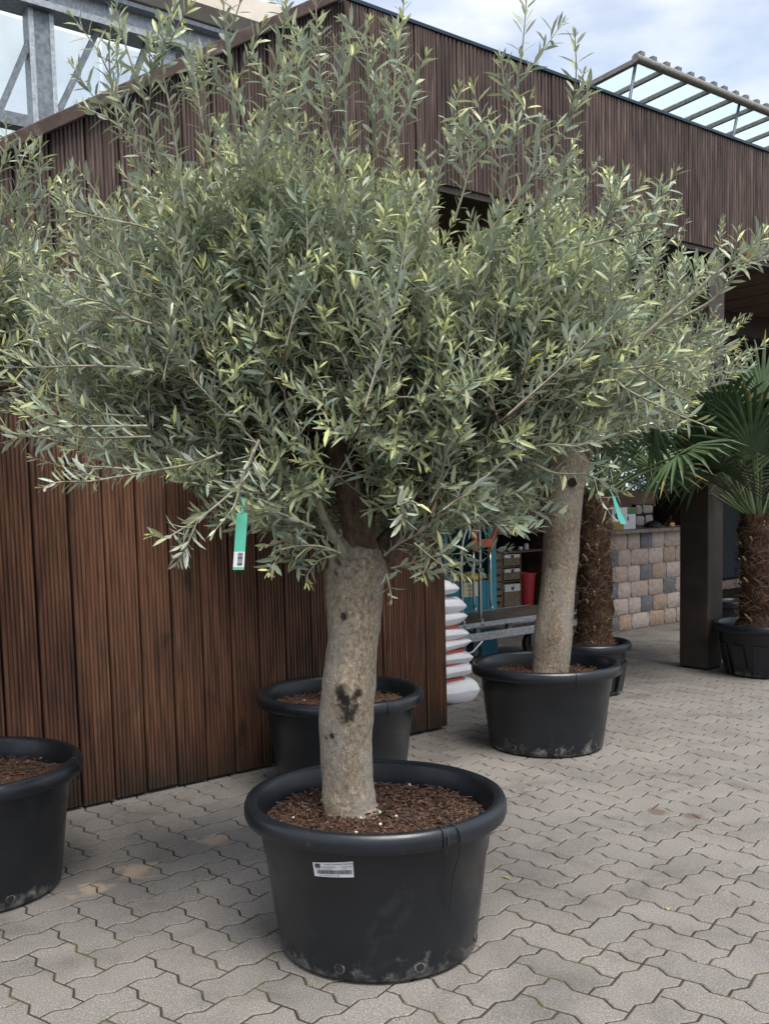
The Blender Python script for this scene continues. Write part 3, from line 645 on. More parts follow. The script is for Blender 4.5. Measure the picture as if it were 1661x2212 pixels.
def crate(x0, x1, y0, y1, m_, lab, txt=False):
    s0 = sh(x0, y0)[0]; s1 = sh(x1, y0)[0]; z0 = ztop + .002 if y1 >= 1143 else sh((x0 + x1) / 2, y1)[1] ; z1 = sh((x0 + x1) / 2, y0)[1]
    o = empty('wooden_crate', SN((s0 + s1) / 2, SHN + .15, z0), lab, 'crate', 'wooden crates on the shelf unit'); k = 2 if z1 - z0 > .07 else 1
    for i in range(k):
        za = z0 + (z1 - z0) * i / k; zb = z0 + (z1 - z0) * (i + 1) / k - .004
        b = MB(); b.fbox(s0, s1, SHN + .03, SHN + .045, za, zb); b.build('slat', m_, o)
        b = MB(); b.fbox(s0, s0 + .012, SHN + .0455, SHN + .3, za, zb); b.build('slat', m_, o)
        b = MB(); b.fbox(s1 - .012, s1, SHN + .0455, SHN + .3, za, zb); b.build('slat', m_, o)
    fb('floor', m_, o, s0 + .0125, s1 - .0125, SHN + .046, SHN + .3, z0 + .001, z0 + .009)
    return o
crate(1104, 1158, 1131, 1147, M_CRATE2, 'low dark wooden crate standing on the shelf unit top board')
crate(1107, 1157, 1113, 1131, M_CRATE, 'pale wooden crate with dark stamp on top of the low dark crate')
crate(1102, 1141, 1092, 1112, M_CRATE, 'pale wooden crate topmost on the stack above the shelf unit')
crate(1142, 1172, 1090, 1112, M_CRATE2, 'dark wooden crate beside the topmost pale crate')
crate(1072, 1100, 1122, 1147, mat('grey_crate', (.16, .15, .145), .7), 'grey crate on the shelf unit beside the pale crates')
# jars on the middle shelf
M_JAR = mat('white_jar', (.55, .55, .55), .4)
for i, (x, h_, lab) in enumerate(((1141, .03, 'short white jar on the middle board of the shelf unit'), (1154, .055, 'taller white jar on the middle board of the shelf unit'))):
    s_ = sh(x, 1185)[0]; o = empty('white_jar', SN(s_, SHN + .1, zmid), lab, 'jar'); b = MB(); b.lathe([(0, 0), (.024, 0), (.024, h_ * .8), (.019, h_ * .85), (.019, h_), (0, h_)], SN(s_, SHN + .1, zmid + .001), 16); b.build('body', M_JAR, o, smooth=True, sharp=40)
# red bucket
s_, zr1 = sh(1154.5, 1238); zr0 = zlow + .002; o = empty('red_bucket', SN(s_, SHN + .14, zr0), 'tall tapered red bucket in the shelf compartment', 'bucket')
wtop = (sh(1170, 1238)[0] - sh(1139, 1238)[0]) / 2; hh = zr1 - zr0
b = MB(); b.lathe([(0, 0), (wtop * .62, 0), (wtop * .66, .01), (wtop * .93, hh - .02), (wtop, hh - .018), (wtop, hh), (wtop * .94, hh), (wtop * .6, .015), (0, .015)], SN(s_, SHN + wtop + .01, zr0), 28); b.build('body', mat('red_plastic', (.45, .035, .045), .4), o, smooth=True, sharp=35)
# teal bird-feed display box
TN = 1.62
t0, _ = pln(940, 1300, TN); t1, ttop = pln(1071, 1140, TN); M_TEAL = mat('teal_cardboard', ramp=((6, 4), [(.3, (.012, .17, .24)), (.7, (.02, .24, .32))]), rough=.55)
tb = empty('display_box', SN(t0, TN, 0), 'teal cardboard display box of bird feed bags behind the trolley', 'box')
wl, wz_t = pln(966, 1196, TN); wr, wz_b = pln(1055, 1253, TN); zw1 = pln(1010, 1150, TN)[1]
T0 = t1 - .62
fb('front_panel', M_TEAL, tb, T0, t1, TN, TN + .006, 0, wz_b)
fb('front_side', M_TEAL, tb, wr, t1, TN, TN + .006, wz_b + .0005, ttop); fb('front_side', M_TEAL, tb, T0, T0 + .09, TN, TN + .006, wz_b + .0005, ttop)
fb('side_panel', M_TEAL, tb, t1 - .006, t1, TN + .0065, TN + .5, 0, ttop); fb('side_panel', M_TEAL, tb, T0, T0 + .006, TN + .0065, TN + .5, 0, ttop); fb('back_panel', M_BLACK, tb, T0, t1, TN + .501, TN + .507, 0, ttop)
la, lz0 = pln(1001, 1291, TN); lb, lz1 = pln(1031, 1257, TN)
lbp = fb('paper_label', mat('cream_paper', (.62, .60, .40), .7), tb, la, lb, TN - .004, TN - .0005, lz0, lz1)
def text_mesh(body, size, xy=(0, 0), align='CENTER'):
    c = bpy.data.curves.new('text', 'FONT'); c.body = body; c.size = size; c.align_x = align; c.align_y = 'CENTER'; c.resolution_u = 2
    o = bpy.data.objects.new('tmp', c); me = bpy.data.meshes.new_from_object(o); bpy.data.objects.remove(o)
    V = np.array([v.co[:] for v in me.vertices]); fs = [tuple(p.vertices) for p in me.polygons]; V[:, 0] += xy[0]; V[:, 1] += xy[1]; return V, fs
def flat_text(lines, s_c, n_, z_c, par, m_):
    for body, size, dz in lines:
        V, fs = text_mesh(body, size); b = MB(); b.add([SN(s_c + v[0], n_, z_c + dz + v[1]) for v in V], fs); b.build('lettering', m_, par)
hl = (lz1 - lz0); flat_text([('BIOGARTEN', .017, hl * .25), ('Kornspatz', .021, hl * -.02), ('40 x 5 kg', .016, hl * -.32)], (la + lb) / 2, TN - .0048, (lz0 + lz1) / 2, lbp, M_INK)
M_BAGY = [mat('yellow_feed_bag', (.55, .37, .07), .45), mat('grey_feed_bag', (.30, .29, .27), .45), mat('dark_yellow_feed_bag', (.36, .25, .06), .45)]
def pillow(c, X, Y, Z, h, seed, m_, name, par, nx=14, ny=10, crimp=.25):
    r = np.random.default_rng(seed); ph = r.uniform(0, 6, 6); V = []; 
    for side in (1, -1):
        for i in range(nx + 1):
            for j in range(ny + 1):
                u = math.sin((i / nx * 2 - 1) * math.pi / 2); v = math.sin((j / ny * 2 - 1) * math.pi / 2)
                f = max(0, (1 - abs(u) ** 8)) ** .30 * max(0, (1 - abs(v) ** 6)) ** .5
                f *= 1 + .16 * math.sin(5 * u + ph[0]) * math.sin(4 * v + ph[1]) + .10 * math.sin(13 * v + ph[2] + 3 * u) * abs(u)
                wv = 1 + .03 * math.sin(7 * v + ph[3])
                V.append(np.asarray(c) + X * u * h[0] * wv + Y * v * h[1] * (1 + .02 * math.sin(6 * u + ph[4])) + Z * (side * h[2] * f + .008 * math.sin(9 * v + ph[5]) * (abs(u) ** 4)))
    k = (nx + 1) * (ny + 1); q = lambda a, i, j: a * k + i * (ny + 1) + j
    fs = [(q(0, i, j), q(0, i + 1, j), q(0, i + 1, j + 1), q(0, i, j + 1)) for i in range(nx) for j in range(ny)] + [(q(1, i, j + 1), q(1, i + 1, j + 1), q(1, i + 1, j), q(1, i, j)) for i in range(nx) for j in range(ny)]
    b = MB(); b.add(V, fs); o = b.build(name, m_, par, smooth=True); return o
k = 0
for i in range(3):
    for j in range(2):
        o = empty('feed_bag', SN(T0 + .12 + .18 * i, TN + .12, wz_b - .08 + .075 * j), ('yellow', 'grey', 'dark yellow')[(i + j) % 3] + ' bird feed bag ' + ('on top' if j else 'lying below') + ' in the ' + ('near end', 'middle', 'far end')[2 - i] + ' of the teal display box', 'bag', 'feed bags in the display box')
        pillow(SN(T0 + .12 + .18 * i, TN + .18, wz_b - .06 + .075 * j), DD, NN, np.array([0, 0, 1.]), (.095, .15, .04), k, M_BAGY[(i + j) % 3], 'sack', o); k += 1
# ------------------------------------------------------------------ platform trolley
tr = None
DZ = .37; p0 = gz(986, 1353, DZ); ts0 = float((p0 - A0) @ DD); tn0 = float((p0 - A0) @ NN); pf = gz(1024, 1318, DZ); tn1 = float((pf - A0) @ NN); tn1 = min(max(tn1, tn0 + .5), TN - .04)
TL = 1.35
tr = empty('platform_trolley', SN(ts0, tn0, 0), 'steel platform trolley with chrome push bars and orange grip behind the wall end', 'trolley')
fb('deck_board', mat('worn_plywood', ramp=((9, 5), [(.3, (.055, .045, .038)), (.7, (.12, .10, .085))]), rough=.6), tr, ts0 + .012, ts0 + TL - .012, tn0 + .012, tn1 - .012, DZ - .012, DZ + .002)
fb('deck_rim', M_GALV, tr, ts0, ts0 + TL, tn0, tn0 + .011, DZ - .03, DZ + .004); fb('deck_rim', M_GALV, tr, ts0, ts0 + TL, tn1 - .011, tn1, DZ - .03, DZ + .004); fb('deck_rim', M_GALV, tr, ts0, ts0 + .011, tn0 + .0115, tn1 - .0115, DZ - .03, DZ + .004); fb('deck_rim', M_GALV, tr, ts0 + TL - .011, ts0 + TL, tn0 + .0115, tn1 - .0115, DZ - .03, DZ + .004)
fb('frame_rail', M_GALV, tr, ts0 - .01, ts0 + TL, tn0 + .02, tn0 + .06, DZ - .135, DZ - .075, bevel=.004); fb('frame_rail', M_GALV, tr, ts0 - .01, ts0 + TL, tn1 - .06, tn1 - .02, DZ - .135, DZ - .075, bevel=.004)
for s_ in (ts0 + .22, ts0 + .55, ts0 + 1.2):
    fb('spacer', M_GALVD, tr, s_, s_ + .04, tn0 + .025, tn0 + .055, DZ - .0745, DZ - .0305)
for s_, n_ in ((ts0 + .14, tn0 + .1), (ts0 + .55, tn1 - .14), (ts0 + TL - .15, tn0 + .1), (ts0 + TL - .15, tn1 - .14)):
    wh = .085; c = SN(s_, n_, wh); b = MB(); n2 = 20; V = []
    for rr, dn in ((.03, -.02), (wh - .006, -.02), (wh, -.012), (wh, .012), (wh - .006, .02), (.03, .02)):
        for j in range(n2):
            a = j / n2 * 6.2832; V.append(c + NN * dn + DD * rr * math.cos(a) + np.array([0, 0, rr * math.sin(a)]))
    b.add(V, [(r_ * n2 + j, r_ * n2 + (j + 1) % n2, (r_ + 1) * n2 + (j + 1) % n2, (r_ + 1) * n2 + j) for r_ in range(5) for j in range(n2)]); w_ = b.build('wheel', M_RUBBER, tr, smooth=True, sharp=40)
    b = MB(); b.tube([c - NN * .03, c + NN * .03], .03, 14); b.build('hub', M_GALVD, w_)
    fb('fork', M_GALVD, w_, s_ - .025, s_ + .02, n_ - .034, n_ - .024, wh - .01, DZ - .136)
    fb('fork', M_GALVD, w_, s_ - .025, s_ + .02, n_ + .024, n_ + .034, wh - .01, DZ - .136)
b = MB(); b.tube([SN(ts0 + .32, tn0 + .04, DZ - .12), SN(ts0 + .2, tn0 + .05, .16), SN(ts0 + .06, tn0 + .05, .14)], .009, 6); b.build('brace', M_STEEL, tr)
def up_bar(x, yb, yt, n_, lean=None):
    s_ = pln(x, yb, n_)[0]; zt_ = pln(x, yt, n_)[1]; P = [SN(s_ + .012, n_, DZ - .02), SN(s_ + .012, n_, DZ + .03), SN(s_, n_, DZ + .07), SN(s_, n_, zt_)]
    if lean: P += [SN(s_ + lean, n_, zt_ + .17), SN(s_ + lean + .05, n_, zt_ + .2)]
    return s_, zt_, P
nb_ = tn0 + .006; sA_, zA_, PAp = up_bar(999, 1345, 1190, nb_, .07); sB_, zB_, PBp = up_bar(1038, 1343, 1150, nb_)
b = MB(); b.tube(smooth_path(PAp, 4), .0125, 10); b.build('push_bar', M_STEEL, tr, smooth=True)
b = MB(); b.tube(smooth_path(PBp + [PBp[-1] + DD * -.03 + np.array([0, 0, .06])], 4), .0125, 10); b.build('push_bar', M_STEEL, tr, smooth=True)
nf_ = tn1 - .006
for x in (1024, 1060):
    s_, z_, P = up_bar(x, 1318, 1188, nf_); b = MB(); b.tube(smooth_path(P, 3), .0125, 10); b.build('push_bar', M_STEEL, tr, smooth=True)
s0_, z0_ = pln(1021, 1190, nf_); s1_, _ = pln(1062, 1190, nf_); 
fb('grip_bridge', M_ORANGE, tr, s0_, s1_, nf_ - .016, nf_ + .016, pln(1040, 1183, nf_)[1], pln(1040, 1165, nf_)[1], bevel=.006)
fb('grip_side', M_ORANGE, tr, s0_ - .004, s0_ + .04, nf_ - .017, nf_ + .017, pln(1024, 1191, nf_)[1], pln(1024, 1138, nf_)[1], bevel=.008)
b = MB(); P = [SN(*(lambda t: (t[0], nf_, t[1]))(pln(x, y, nf_))) for x, y in ((1059, 1190), (1060, 1172), (1068, 1152), (1073, 1136), (1070, 1122), (1058, 1110), (1040, 1106))]; b.tube(smooth_path(P, 5), .014, 10); b.build('grip_loop', M_ORANGE, tr, smooth=True)
# ------------------------------------------------------------------ stack of white bags at the end of the wall
M_BAG = mat('white_plastic_bag', ramp=((5, 4), [(.3, (.78, .78, .80)), (.7, (.88, .88, .90))]), rough=.38, bump=(.6, .01, 14, 5)); M_STRIPE = mat('red_orange_print', (.60, .10, .04), .5)
bags = [(1521, 1470, 1015), (1470, 1437, 999), (1437, 1410, 1001), (1410, 1384, 998), (1384, 1357, 993), (1357, 1326, 988), (1326, 1293, 988), (1293, 1262, 970)]
pb = gz(985, 1521); bn = float((pb - A0) @ NN) + .16; z = .004
wordsb = ['bottom bag', 'second bag up', 'third bag up', 'fourth bag up', 'fifth bag up', 'sixth bag up', 'seventh bag up', 'topmost bag']
for i, (ya, yb, xr) in enumerate(bags):
    sR, _ = pln(xr, (ya + yb) / 2, bn - .1); hgt = max(.05, pln(990, yb, bn - .12)[1] - pln(990, ya, bn - .12)[1]); L_ = .29
    o = empty('plastic_bag', SN(sR - L_, bn, z), 'white plastic bag, ' + wordsb[i] + ' in the pile behind the wall end', 'bag', 'white bags piled behind the wall end')
    ta_ = random.uniform(-.05, .05); pillow(SN(sR - L_ + random.uniform(-.012, .012), bn, z + hgt / 2), DD * math.cos(ta_) + np.array([0, 0, math.sin(ta_)]), NN, np.array([0, 0, 1.]), (L_, .19, hgt * random.uniform(.52, .6)), 50 + i, M_BAG, 'sack', o, 20, 14)
    if 0 < i < 7:
        b = MB(); b.fbox(sR - L_ * 1.7, sR - .035 - random.uniform(0, .01), bn - .165, bn + .15, z - .006, z + .006); b.build('stripe', M_STRIPE, o, bevel=.003)
    z += hgt

#TREES
# ================================================================== POTS
def x_plastic(K):
    n, l = K['n'], K['l']
    base = K['rmp'](K['noise'](3, 4), [(.3, (.0055, .008, .012)), (.7, (.0095, .013, .018))])
    sc = K['rmp'](K['noise'](7, 8, (1, 1, 1), .72, .8), [(.58, bw(0)), (.72, bw(.35))])
    c = K['mix'](sc, base, (.05, .057, .066))
    sep = n.new('ShaderNodeSeparateXYZ'); l(K['gp'], sep.inputs[0])
    mr = n.new('ShaderNodeMapRange'); mr.inputs[1].default_value = 0; mr.inputs[2].default_value = .11; mr.inputs[3].default_value = .24; mr.inputs[4].default_value = 0; l(sep.outputs[2], mr.inputs[0])
    ad = n.new('ShaderNodeMath'); l(mr.outputs[0], ad.inputs[0]); l(K['noise'](16, 7, (1, 1, 1), .7), ad.inputs[1])
    f = K['rmp'](ad.outputs[0], [(.66, bw(0)), (.84, bw(.75))]); c = K['mix'](f, c, (.24, .235, .22)); l(c, K['p'].inputs['Base Color'])
    rr = K['rmp'](K['noise'](9, 5), [(.3, bw(.27)), (.7, bw(.46))]); l(rr, K['p'].inputs['Roughness'])
M_PLASTIC = mat_world('black_pot_plastic', x_plastic, .45, (.12, .002, 90, 3), spec=.5)
M_SOIL = mat_world('bark_compost', lambda K: K['l'](K['rmp'](K['noise'](70, 5, (1, 1, 1), .7), [(.3, (.022, .012, .008)), (.5, (.06, .032, .020)), (.66, (.115, .064, .04)), (.8, (.19, .125, .08))]), K['p'].inputs['Base Color']), .95, (1, .01, 90, 5))
M_CHIP = [mat('bark_chip_' + str(i), c, .9) for i, c in enumerate(((.085, .042, .026), (.05, .026, .017), (.13, .08, .052), (.03, .016, .011)))]
M_PERL = mat('pale_grit', (.55, .50, .40), .9)
M_TWINE = mat('black_twine', (.012, .012, .013), .8)
POTH = .432
def tub_profile(rb=.279, rt=.328, rim=.370, H=POTH, style=0):
    p = [(0, .004), (rb - .012, .004), (rb, .012), (rb + .003, .03)]
    zs = H * .66
    if style == 0: p += [(rb + (rt - rb) * .45, H * .40), (rb + (rt - rb) * .72, zs), (rb + (rt - rb) * .73 + .004, zs + .005), (rt, H - .058)]
    else: p += [(rb + (rt - rb) * .5, H * .45), (rb + (rt - rb) * .72, H * .7), (rt - .012, H - .06)]
    lip = [(rim - .014, H - .056), (rim - .004, H - .052), (rim, H - .04), (rim - .001, H - .018), (rim - .007, H - .005), (rim - .019, H), (rim - .031, H - .004), (rim - .038, H - .016), (rim - .044, H - .06), (rt - .02, H * .6), (rb - .01, .02), (0, .02)]
    return p + lip
def soil_mesh(c, r, seed, bump=.014):
    rg = np.random.default_rng(seed); nr, ns = 15, 48; V = [(c[0], c[1], c[2] + .02)]; ph = rg.uniform(0, 6, 8)
    for i in range(1, nr + 1):
        rr = r * i / nr
        for j in range(ns):
            a = j / ns * 6.28318; x, y = rr * math.cos(a), rr * math.sin(a)
            h = .5 * math.sin(17 * x + ph[0]) * math.cos(15 * y + ph[1]) + .35 * math.sin(39 * x + ph[2] + 9 * y) + rg.normal() * .45
            V.append((c[0] + x, c[1] + y, c[2] + bump * h * .6 + .02 * (1 - (i / nr) ** 2)))
    fs = [(0, 1 + j, 1 + (j + 1) % ns) for j in range(ns)] + [(1 + i * ns + j, 1 + (i + 1) * ns + j, 1 + (i + 1) * ns + (j + 1) % ns, 1 + i * ns + (j + 1) % ns) for i in range(nr - 1) for j in range(ns)]
    return V, fs
def chips(c, r, n, seed):
    rg = np.random.default_rng(seed); b = MB()
    for i in range(n):
        rr = r * math.sqrt(rg.uniform(0, .94)); a = rg.uniform(0, 6.283); p = np.array([c[0] + rr * math.cos(a), c[1] + rr * math.sin(a), c[2] + rg.uniform(.0, .016) + .02 * (1 - (rr / r) ** 2)])
        d = rg.normal(size=3); d[2] *= .35; d /= np.linalg.norm(d); u = np.cross(d, rg.normal(size=3)); u /= np.linalg.norm(u); v = np.cross(d, u)
        pale = rg.uniform() < .007; h = rg.uniform(.0025, .0085) if not pale else .0028; b.box(p, (h, h * rg.uniform(.2, .5) if not pale else .0035, h * .22 if not pale else .003), d, u, v, 4 if pale else int(rg.choice(4, p=[.42, .28, .16, .14])))
    return b
def pot(name, c, label, group=None, holes=(), R=(.279, .328, .370), H=POTH, soilz=None, style=0, nchips=900, ribs=0, seed=1, cat='pot'):
    o = empty(name, c, label, cat, group); b = MB(); b.lathe(tub_profile(*R, H, style), c, 96); b.build('tub', M_PLASTIC, o, smooth=True, sharp=50)
    if ribs:
        for i in range(ribs):
            a = i / ribs * 6.2832; dirv = np.array([math.cos(a), math.sin(a), 0]); tn = np.array([-math.sin(a), math.cos(a), 0]); z0, z1 = .02, H * .62
            r0 = R[0] + .003; r1 = R[0] + (R[1] - R[0]) * .66; q0 = np.array(c) + dirv * (r0 + .002) + [0, 0, z0]; q1 = np.array(c) + dirv * (r1 + .002) + [0, 0, z1]; w_ = .045
            b = MB(); V = [q0 - tn * w_, q0 + tn * w_, q1 + tn * w_, q1 - tn * w_]; b.add(V + [v + dirv * .012 for v in V], [(0, 1, 2, 3), (7, 6, 5, 4), (0, 4, 5, 1), (1, 5, 6, 2), (2, 6, 7, 3), (3, 7, 4, 0)]); b.build('rib', M_PLASTIC, o)
    sz = soilz if soilz is not None else H - .075; rr = R[2] - .052
    b = MB(); V, fs = soil_mesh((c[0], c[1], sz), rr, seed); b.add(V, fs); so = b.build('soil', M_SOIL, o, smooth=True)
    ch = chips((c[0], c[1], sz), rr, nchips, seed + 5).build('bark_chips', M_CHIP + [M_PERL], so); ch['kind'] = 'stuff'
    for a in holes:
        r0 = R[0] + .0045; q = np.array(c) + np.array([math.cos(a) * r0, math.sin(a) * r0, .042]); dirv = np.array([math.cos(a), math.sin(a), .12]); dirv /= np.linalg.norm(dirv); tn = np.array([-math.sin(a), math.cos(a), 0]); up_ = np.cross(dirv, tn)
        n2 = 14; V = []
        for rad, off in ((.0155, .0015), (.0115, .0035), (.0105, -.006)):
            V += [q + dirv * off + tn * rad * math.cos(t) + up_ * rad * math.sin(t) for t in np.arange(n2) * 6.2832 / n2]
        b = MB(); b.add(V, [(k * n2 + j, k * n2 + (j + 1) % n2, (k + 1) * n2 + (j + 1) % n2, (k + 1) * n2 + j) for k in range(2) for j in range(n2)]); b.add([q + dirv * .002 + tn * .0112 * math.cos(t) + up_ * .0112 * math.sin(t) for t in np.arange(n2) * 6.2832 / n2], [tuple(range(n2))], 1)
        b.build('drain_hole', [M_HOLE, M_BLACK], o, smooth=False)
    return o
M_HOLE = mat('chalky_plastic', ramp=((40, 5), [(.4, (.02, .022, .025)), (.68, (.17, .165, .155))]), rough=.8)
PC = np.array([.094, 2.72, 0.0]); RC = np.array([1.045, 4.885, 0]); MC = np.array([.005, 4.29, 0]); LC = np.array([-1.235, 3.19, 0])
pot1 = pot('plant_tub', PC, 'large black plastic tub with white barcode sticker under the big olive tree', 'olive tubs', holes=(math.radians(-90 - 23), math.radians(-90 + 20), math.radians(-90 + 70), 1.2, 2.4), seed=3, nchips=3200)
pot2 = pot('plant_tub', RC, 'black plastic tub with thick rim standing alone on the paving before the palm', 'olive tubs', holes=(math.radians(-90 - 12 + 12), math.radians(-90 + 35 + 12), math.radians(-90 - 45), 1.5), seed=4, nchips=700)
pot3 = pot('plant_tub', MC, 'black plastic tub against the board wall, half hidden behind the stickered tub', 'olive tubs', holes=(-2.2, -.9, .8), seed=5, nchips=700)
pot4 = pot('plant_tub', LC, 'scuffed black plastic tub cut by the picture edge in front of the board wall', 'olive tubs', holes=(math.radians(-90 + 42), -2.2, .8), seed=6, nchips=900)
# sticker on the big tub
def tub_pt(c, ang, z, off=.001):
    pr = tub_profile()[2:8]; zs = [p[1] for p in pr]; rs = [p[0] for p in pr]; r = float(np.interp(z, zs, rs)) + off
    return np.array([c[0] + r * math.cos(ang), c[1] + r * math.sin(ang), z])
def px_on_tub(x, y):
    d = ray(x, y); best = None
    for z in np.linspace(.05, .36, 160):
        P = EYE + d * ((z - HC) / d[2]); e = P[:2] - PC[:2]; r = float(np.linalg.norm(tub_pt(PC, 0, z, 0)[:2] - PC[:2]))
        if e[1] > -.05: continue
        if best is None or abs(np.linalg.norm(e) - r) < best[0]: best = (abs(np.linalg.norm(e) - r), math.atan2(e[1], e[0]), z)
    return best[1:]
cTL, cTR, cBL, cBR = [px_on_tub(*p) for p in ((676, 1863), (763, 1861), (680, 1893), (765, 1895))]
def stk(u, v, off):
    a = (cBL[0] * (1 - u) + cBR[0] * u) * (1 - v) + (cTL[0] * (1 - u) + cTR[0] * u) * v; z = (cBL[1] * (1 - u) + cBR[1] * u) * (1 - v) + (cTL[1] * (1 - u) + cTR[1] * u) * v
    return tub_pt(PC, a, z, off)
b = MB(); nu = 10; V = [stk(i / nu, j, .0012) for i in range(nu + 1) for j in (0, 1)]; b.add(V, [(2 * i, 2 * i + 2, 2 * i + 3, 2 * i + 1) for i in range(nu)]); stko = b.build('sticker', mat('white_sticker', (.66, .68, .70), .4), pot1); stko['label'] = 'white plant passport sticker with flag and barcode'
SW = float(np.linalg.norm(stk(1, .5, 0) - stk(0, .5, 0))); SHh = float(np.linalg.norm(stk(.5, 1, 0) - stk(.5, 0, 0)))
def st_text(body, size, u, v, align='LEFT'):
    V, fs = text_mesh(body, size, align=align); b = MB(); b.add([stk(u + p[0] / SW, v + p[1] / SHh, .0018) for p in V], fs); b.build('lettering', M_INK, stko)
st_text('Pasaporte Fitosanitario / Plant Passport', .0052, .30, .87); st_text('A  OLEA EUROPAEA', .0045, .21, .68); st_text('B  ES-01120134', .0045, .72, .68); st_text('C  13 00 00 0033', .0045, .21, .545); st_text('D  ES', .0045, .74, .545); st_text('EU  PASS', .0036, .06, .55); st_text('OLEA EUROPAEA Bolleta 180ltr', .0045, .12, .10)
def st_quad(u0, u1, v0, v1, m_, nm):
    b = MB(); b.add([stk(u0, v0, .0017), stk(u1, v0, .0017), stk(u1, v1, .0017), stk(u0, v1, .0017)], [(0, 1, 2, 3)]); return b.build(nm, m_, stko)
st_quad(.055, .19, .62, .92, mat('flag_blue', (.010, .014, .05), .5), 'flag')
b = MB()
for i in range(12):
    t = i / 12 * 6.283; cu, cv = .1225 + .028 * math.cos(t), .77 + .085 * math.sin(t); b.add([stk(cu + du * .004, cv + dv_ * .012, .0022) for du, dv_ in ((-1, -1), (1, -1), (1, 1), (-1, 1))], [(0, 1, 2, 3)])
b.build('flag_stars', mat('star_yellow', (.6, .5, .15), .5), stko)['kind'] = 'stuff'
b = MB(); u = .09; rgb_ = random.Random(5)
while u < .95:
    w_ = rgb_.choice((.004, .004, .008, .012)); b.add([stk(u, .2, .0017), stk(u + w_, .2, .0017), stk(u + w_, .47, .0017), stk(u, .47, .0017)], [(0, 1, 2, 3)]); u += w_ + rgb_.choice((.004, .005, .008))
b.build('barcode', M_INK, stko)['kind'] = 'stuff'
# twine
def twine(name, pts, r, label):
    b = MB(); b.tube(smooth_path(pts, 6), r, 6); o = b.build(name, M_TWINE, smooth=True); return tag(o, label, 'twine')
def rimpt(c, ang, z, r): return np.array([c[0] + r * math.cos(ang), c[1] + r * math.sin(ang), z])
aT = math.atan2(*(gz(945, 1785, POTH)[:2] - PC[:2])[::-1]); H_ = POTH
T1 = [PC + [-.005, -.02, H_ - .035], PC + [.08, -.11, H_ - .045], rimpt(PC, aT, H_ - .03, .31), rimpt(PC, aT, H_ + .002, .348), rimpt(PC, aT, H_ - .02, .373), rimpt(PC, aT + .01, H_ - .072, .366), rimpt(PC, aT + .03, H_ - .03, .374), rimpt(PC, aT + .05, H_ + .002, .35), rimpt(PC, aT + .10, H_ + .003, .352), rimpt(PC, aT + .13, H_ - .02, .374), rimpt(PC, aT + .135, H_ - .07, .368), rimpt(PC, aT + .14, H_ - .13, .342), rimpt(PC, aT + .145, H_ - .2, .327), rimpt(PC, aT + .15, H_ - .245, .318)]
twine('twine', T1, .0022, 'black twine tied over the rim of the stickered tub and hanging down')
aL = math.atan2(*(gz(146, 1640, POTH)[:2] - LC[:2])[::-1])
twine('twine', [LC + [.05, .0, H_ - .04], rimpt(LC, aL, H_ - .02, .30), rimpt(LC, aL, H_ + .003, .35), rimpt(LC, aL, H_ - .03, .3735), rimpt(LC, aL, H_ - .07, .365)], .0022, 'black twine tied over the rim of the scuffed tub before the board wall')
aR = math.atan2(*(gz(1275, 1465, POTH)[:2] - RC[:2])[::-1])
twine('twine', [RC + [.05, -.02, H_ - .04], rimpt(RC, aR, H_ - .03, .30), rimpt(RC, aR, H_ + .003, .35), rimpt(RC, aR, H_ - .03, .3735), rimpt(RC, aR, H_ - .071, .365)], .0022, 'black twine tied over the rim of the tub before the palm')
aM = math.atan2(*(gz(890, 1530, POTH)[:2] - MC[:2])[::-1])
twine('twine', [MC + [.05, -.02, H_ - .04], rimpt(MC, aM, H_ - .03, .30), rimpt(MC, aM, H_ + .003, .35), rimpt(MC, aM, H_ - .03, .3735), rimpt(MC, aM, H_ - .071, .365)], .0022, 'black twine tied over the rim of the tub against the board wall')

# ================================================================== OLIVE TREES
def x_bark(stain=None, pale=1.14):
    def f(K):
        n, l = K['n'], K['l']
        c = K['rmp'](K['noise'](95, 6, (1, 1, .6), .78, .6), [(.32, (.085 * pale, .066 * pale, .047 * pale)), (.43, (.215 * pale, .172 * pale, .125 * pale)), (.53, (.32 * pale, .262 * pale, .195 * pale)), (.66, (.50 * pale, .43 * pale, .34 * pale))])
        d = K['rmp'](K['noise'](5, 5, (1, 1, .6)), [(.32, bw(.62)), (.6, bw(1.2))]); c = K['mix'](1.0, c, d, 'MULTIPLY')
        gr_ = K['rmp'](K['noise'](9, 6, (1, 1, .35), .7), [(.46, bw(0)), (.64, bw(.62))]); c = K['mix'](gr_, c, (.27 * pale, .262 * pale, .245 * pale))
        dk = K['rmp'](K['noise'](16, 7, (1, 1, .5), .75, .4), [(.58, bw(0)), (.74, bw(.6))]); c = K['mix'](dk, c, (.045, .038, .03))
        for (P, rad) in (stain or []):
            vm = n.new('ShaderNodeVectorMath'); vm.operation = 'DISTANCE'; l(K['gp'], vm.inputs[0]); vm.inputs[1].default_value = tuple(float(v) for v in P)
            mr = n.new('ShaderNodeMapRange'); mr.inputs[1].default_value = 0; mr.inputs[2].default_value = rad; mr.inputs[3].default_value = .45; mr.inputs[4].default_value = -.35; l(vm.outputs['Value'], mr.inputs[0])
            ad = n.new('ShaderNodeMath'); l(mr.outputs[0], ad.inputs[0]); l(K['noise'](45, 5, (1, 1, .8), .7), ad.inputs[1])
            c = K['mix'](K['rmp'](ad.outputs[0], [(.52, bw(0)), (.76, bw(.94))]), c, (.022, .019, .015))
        l(c, K['p'].inputs['Base Color'])
    return f
TY = PC[1]
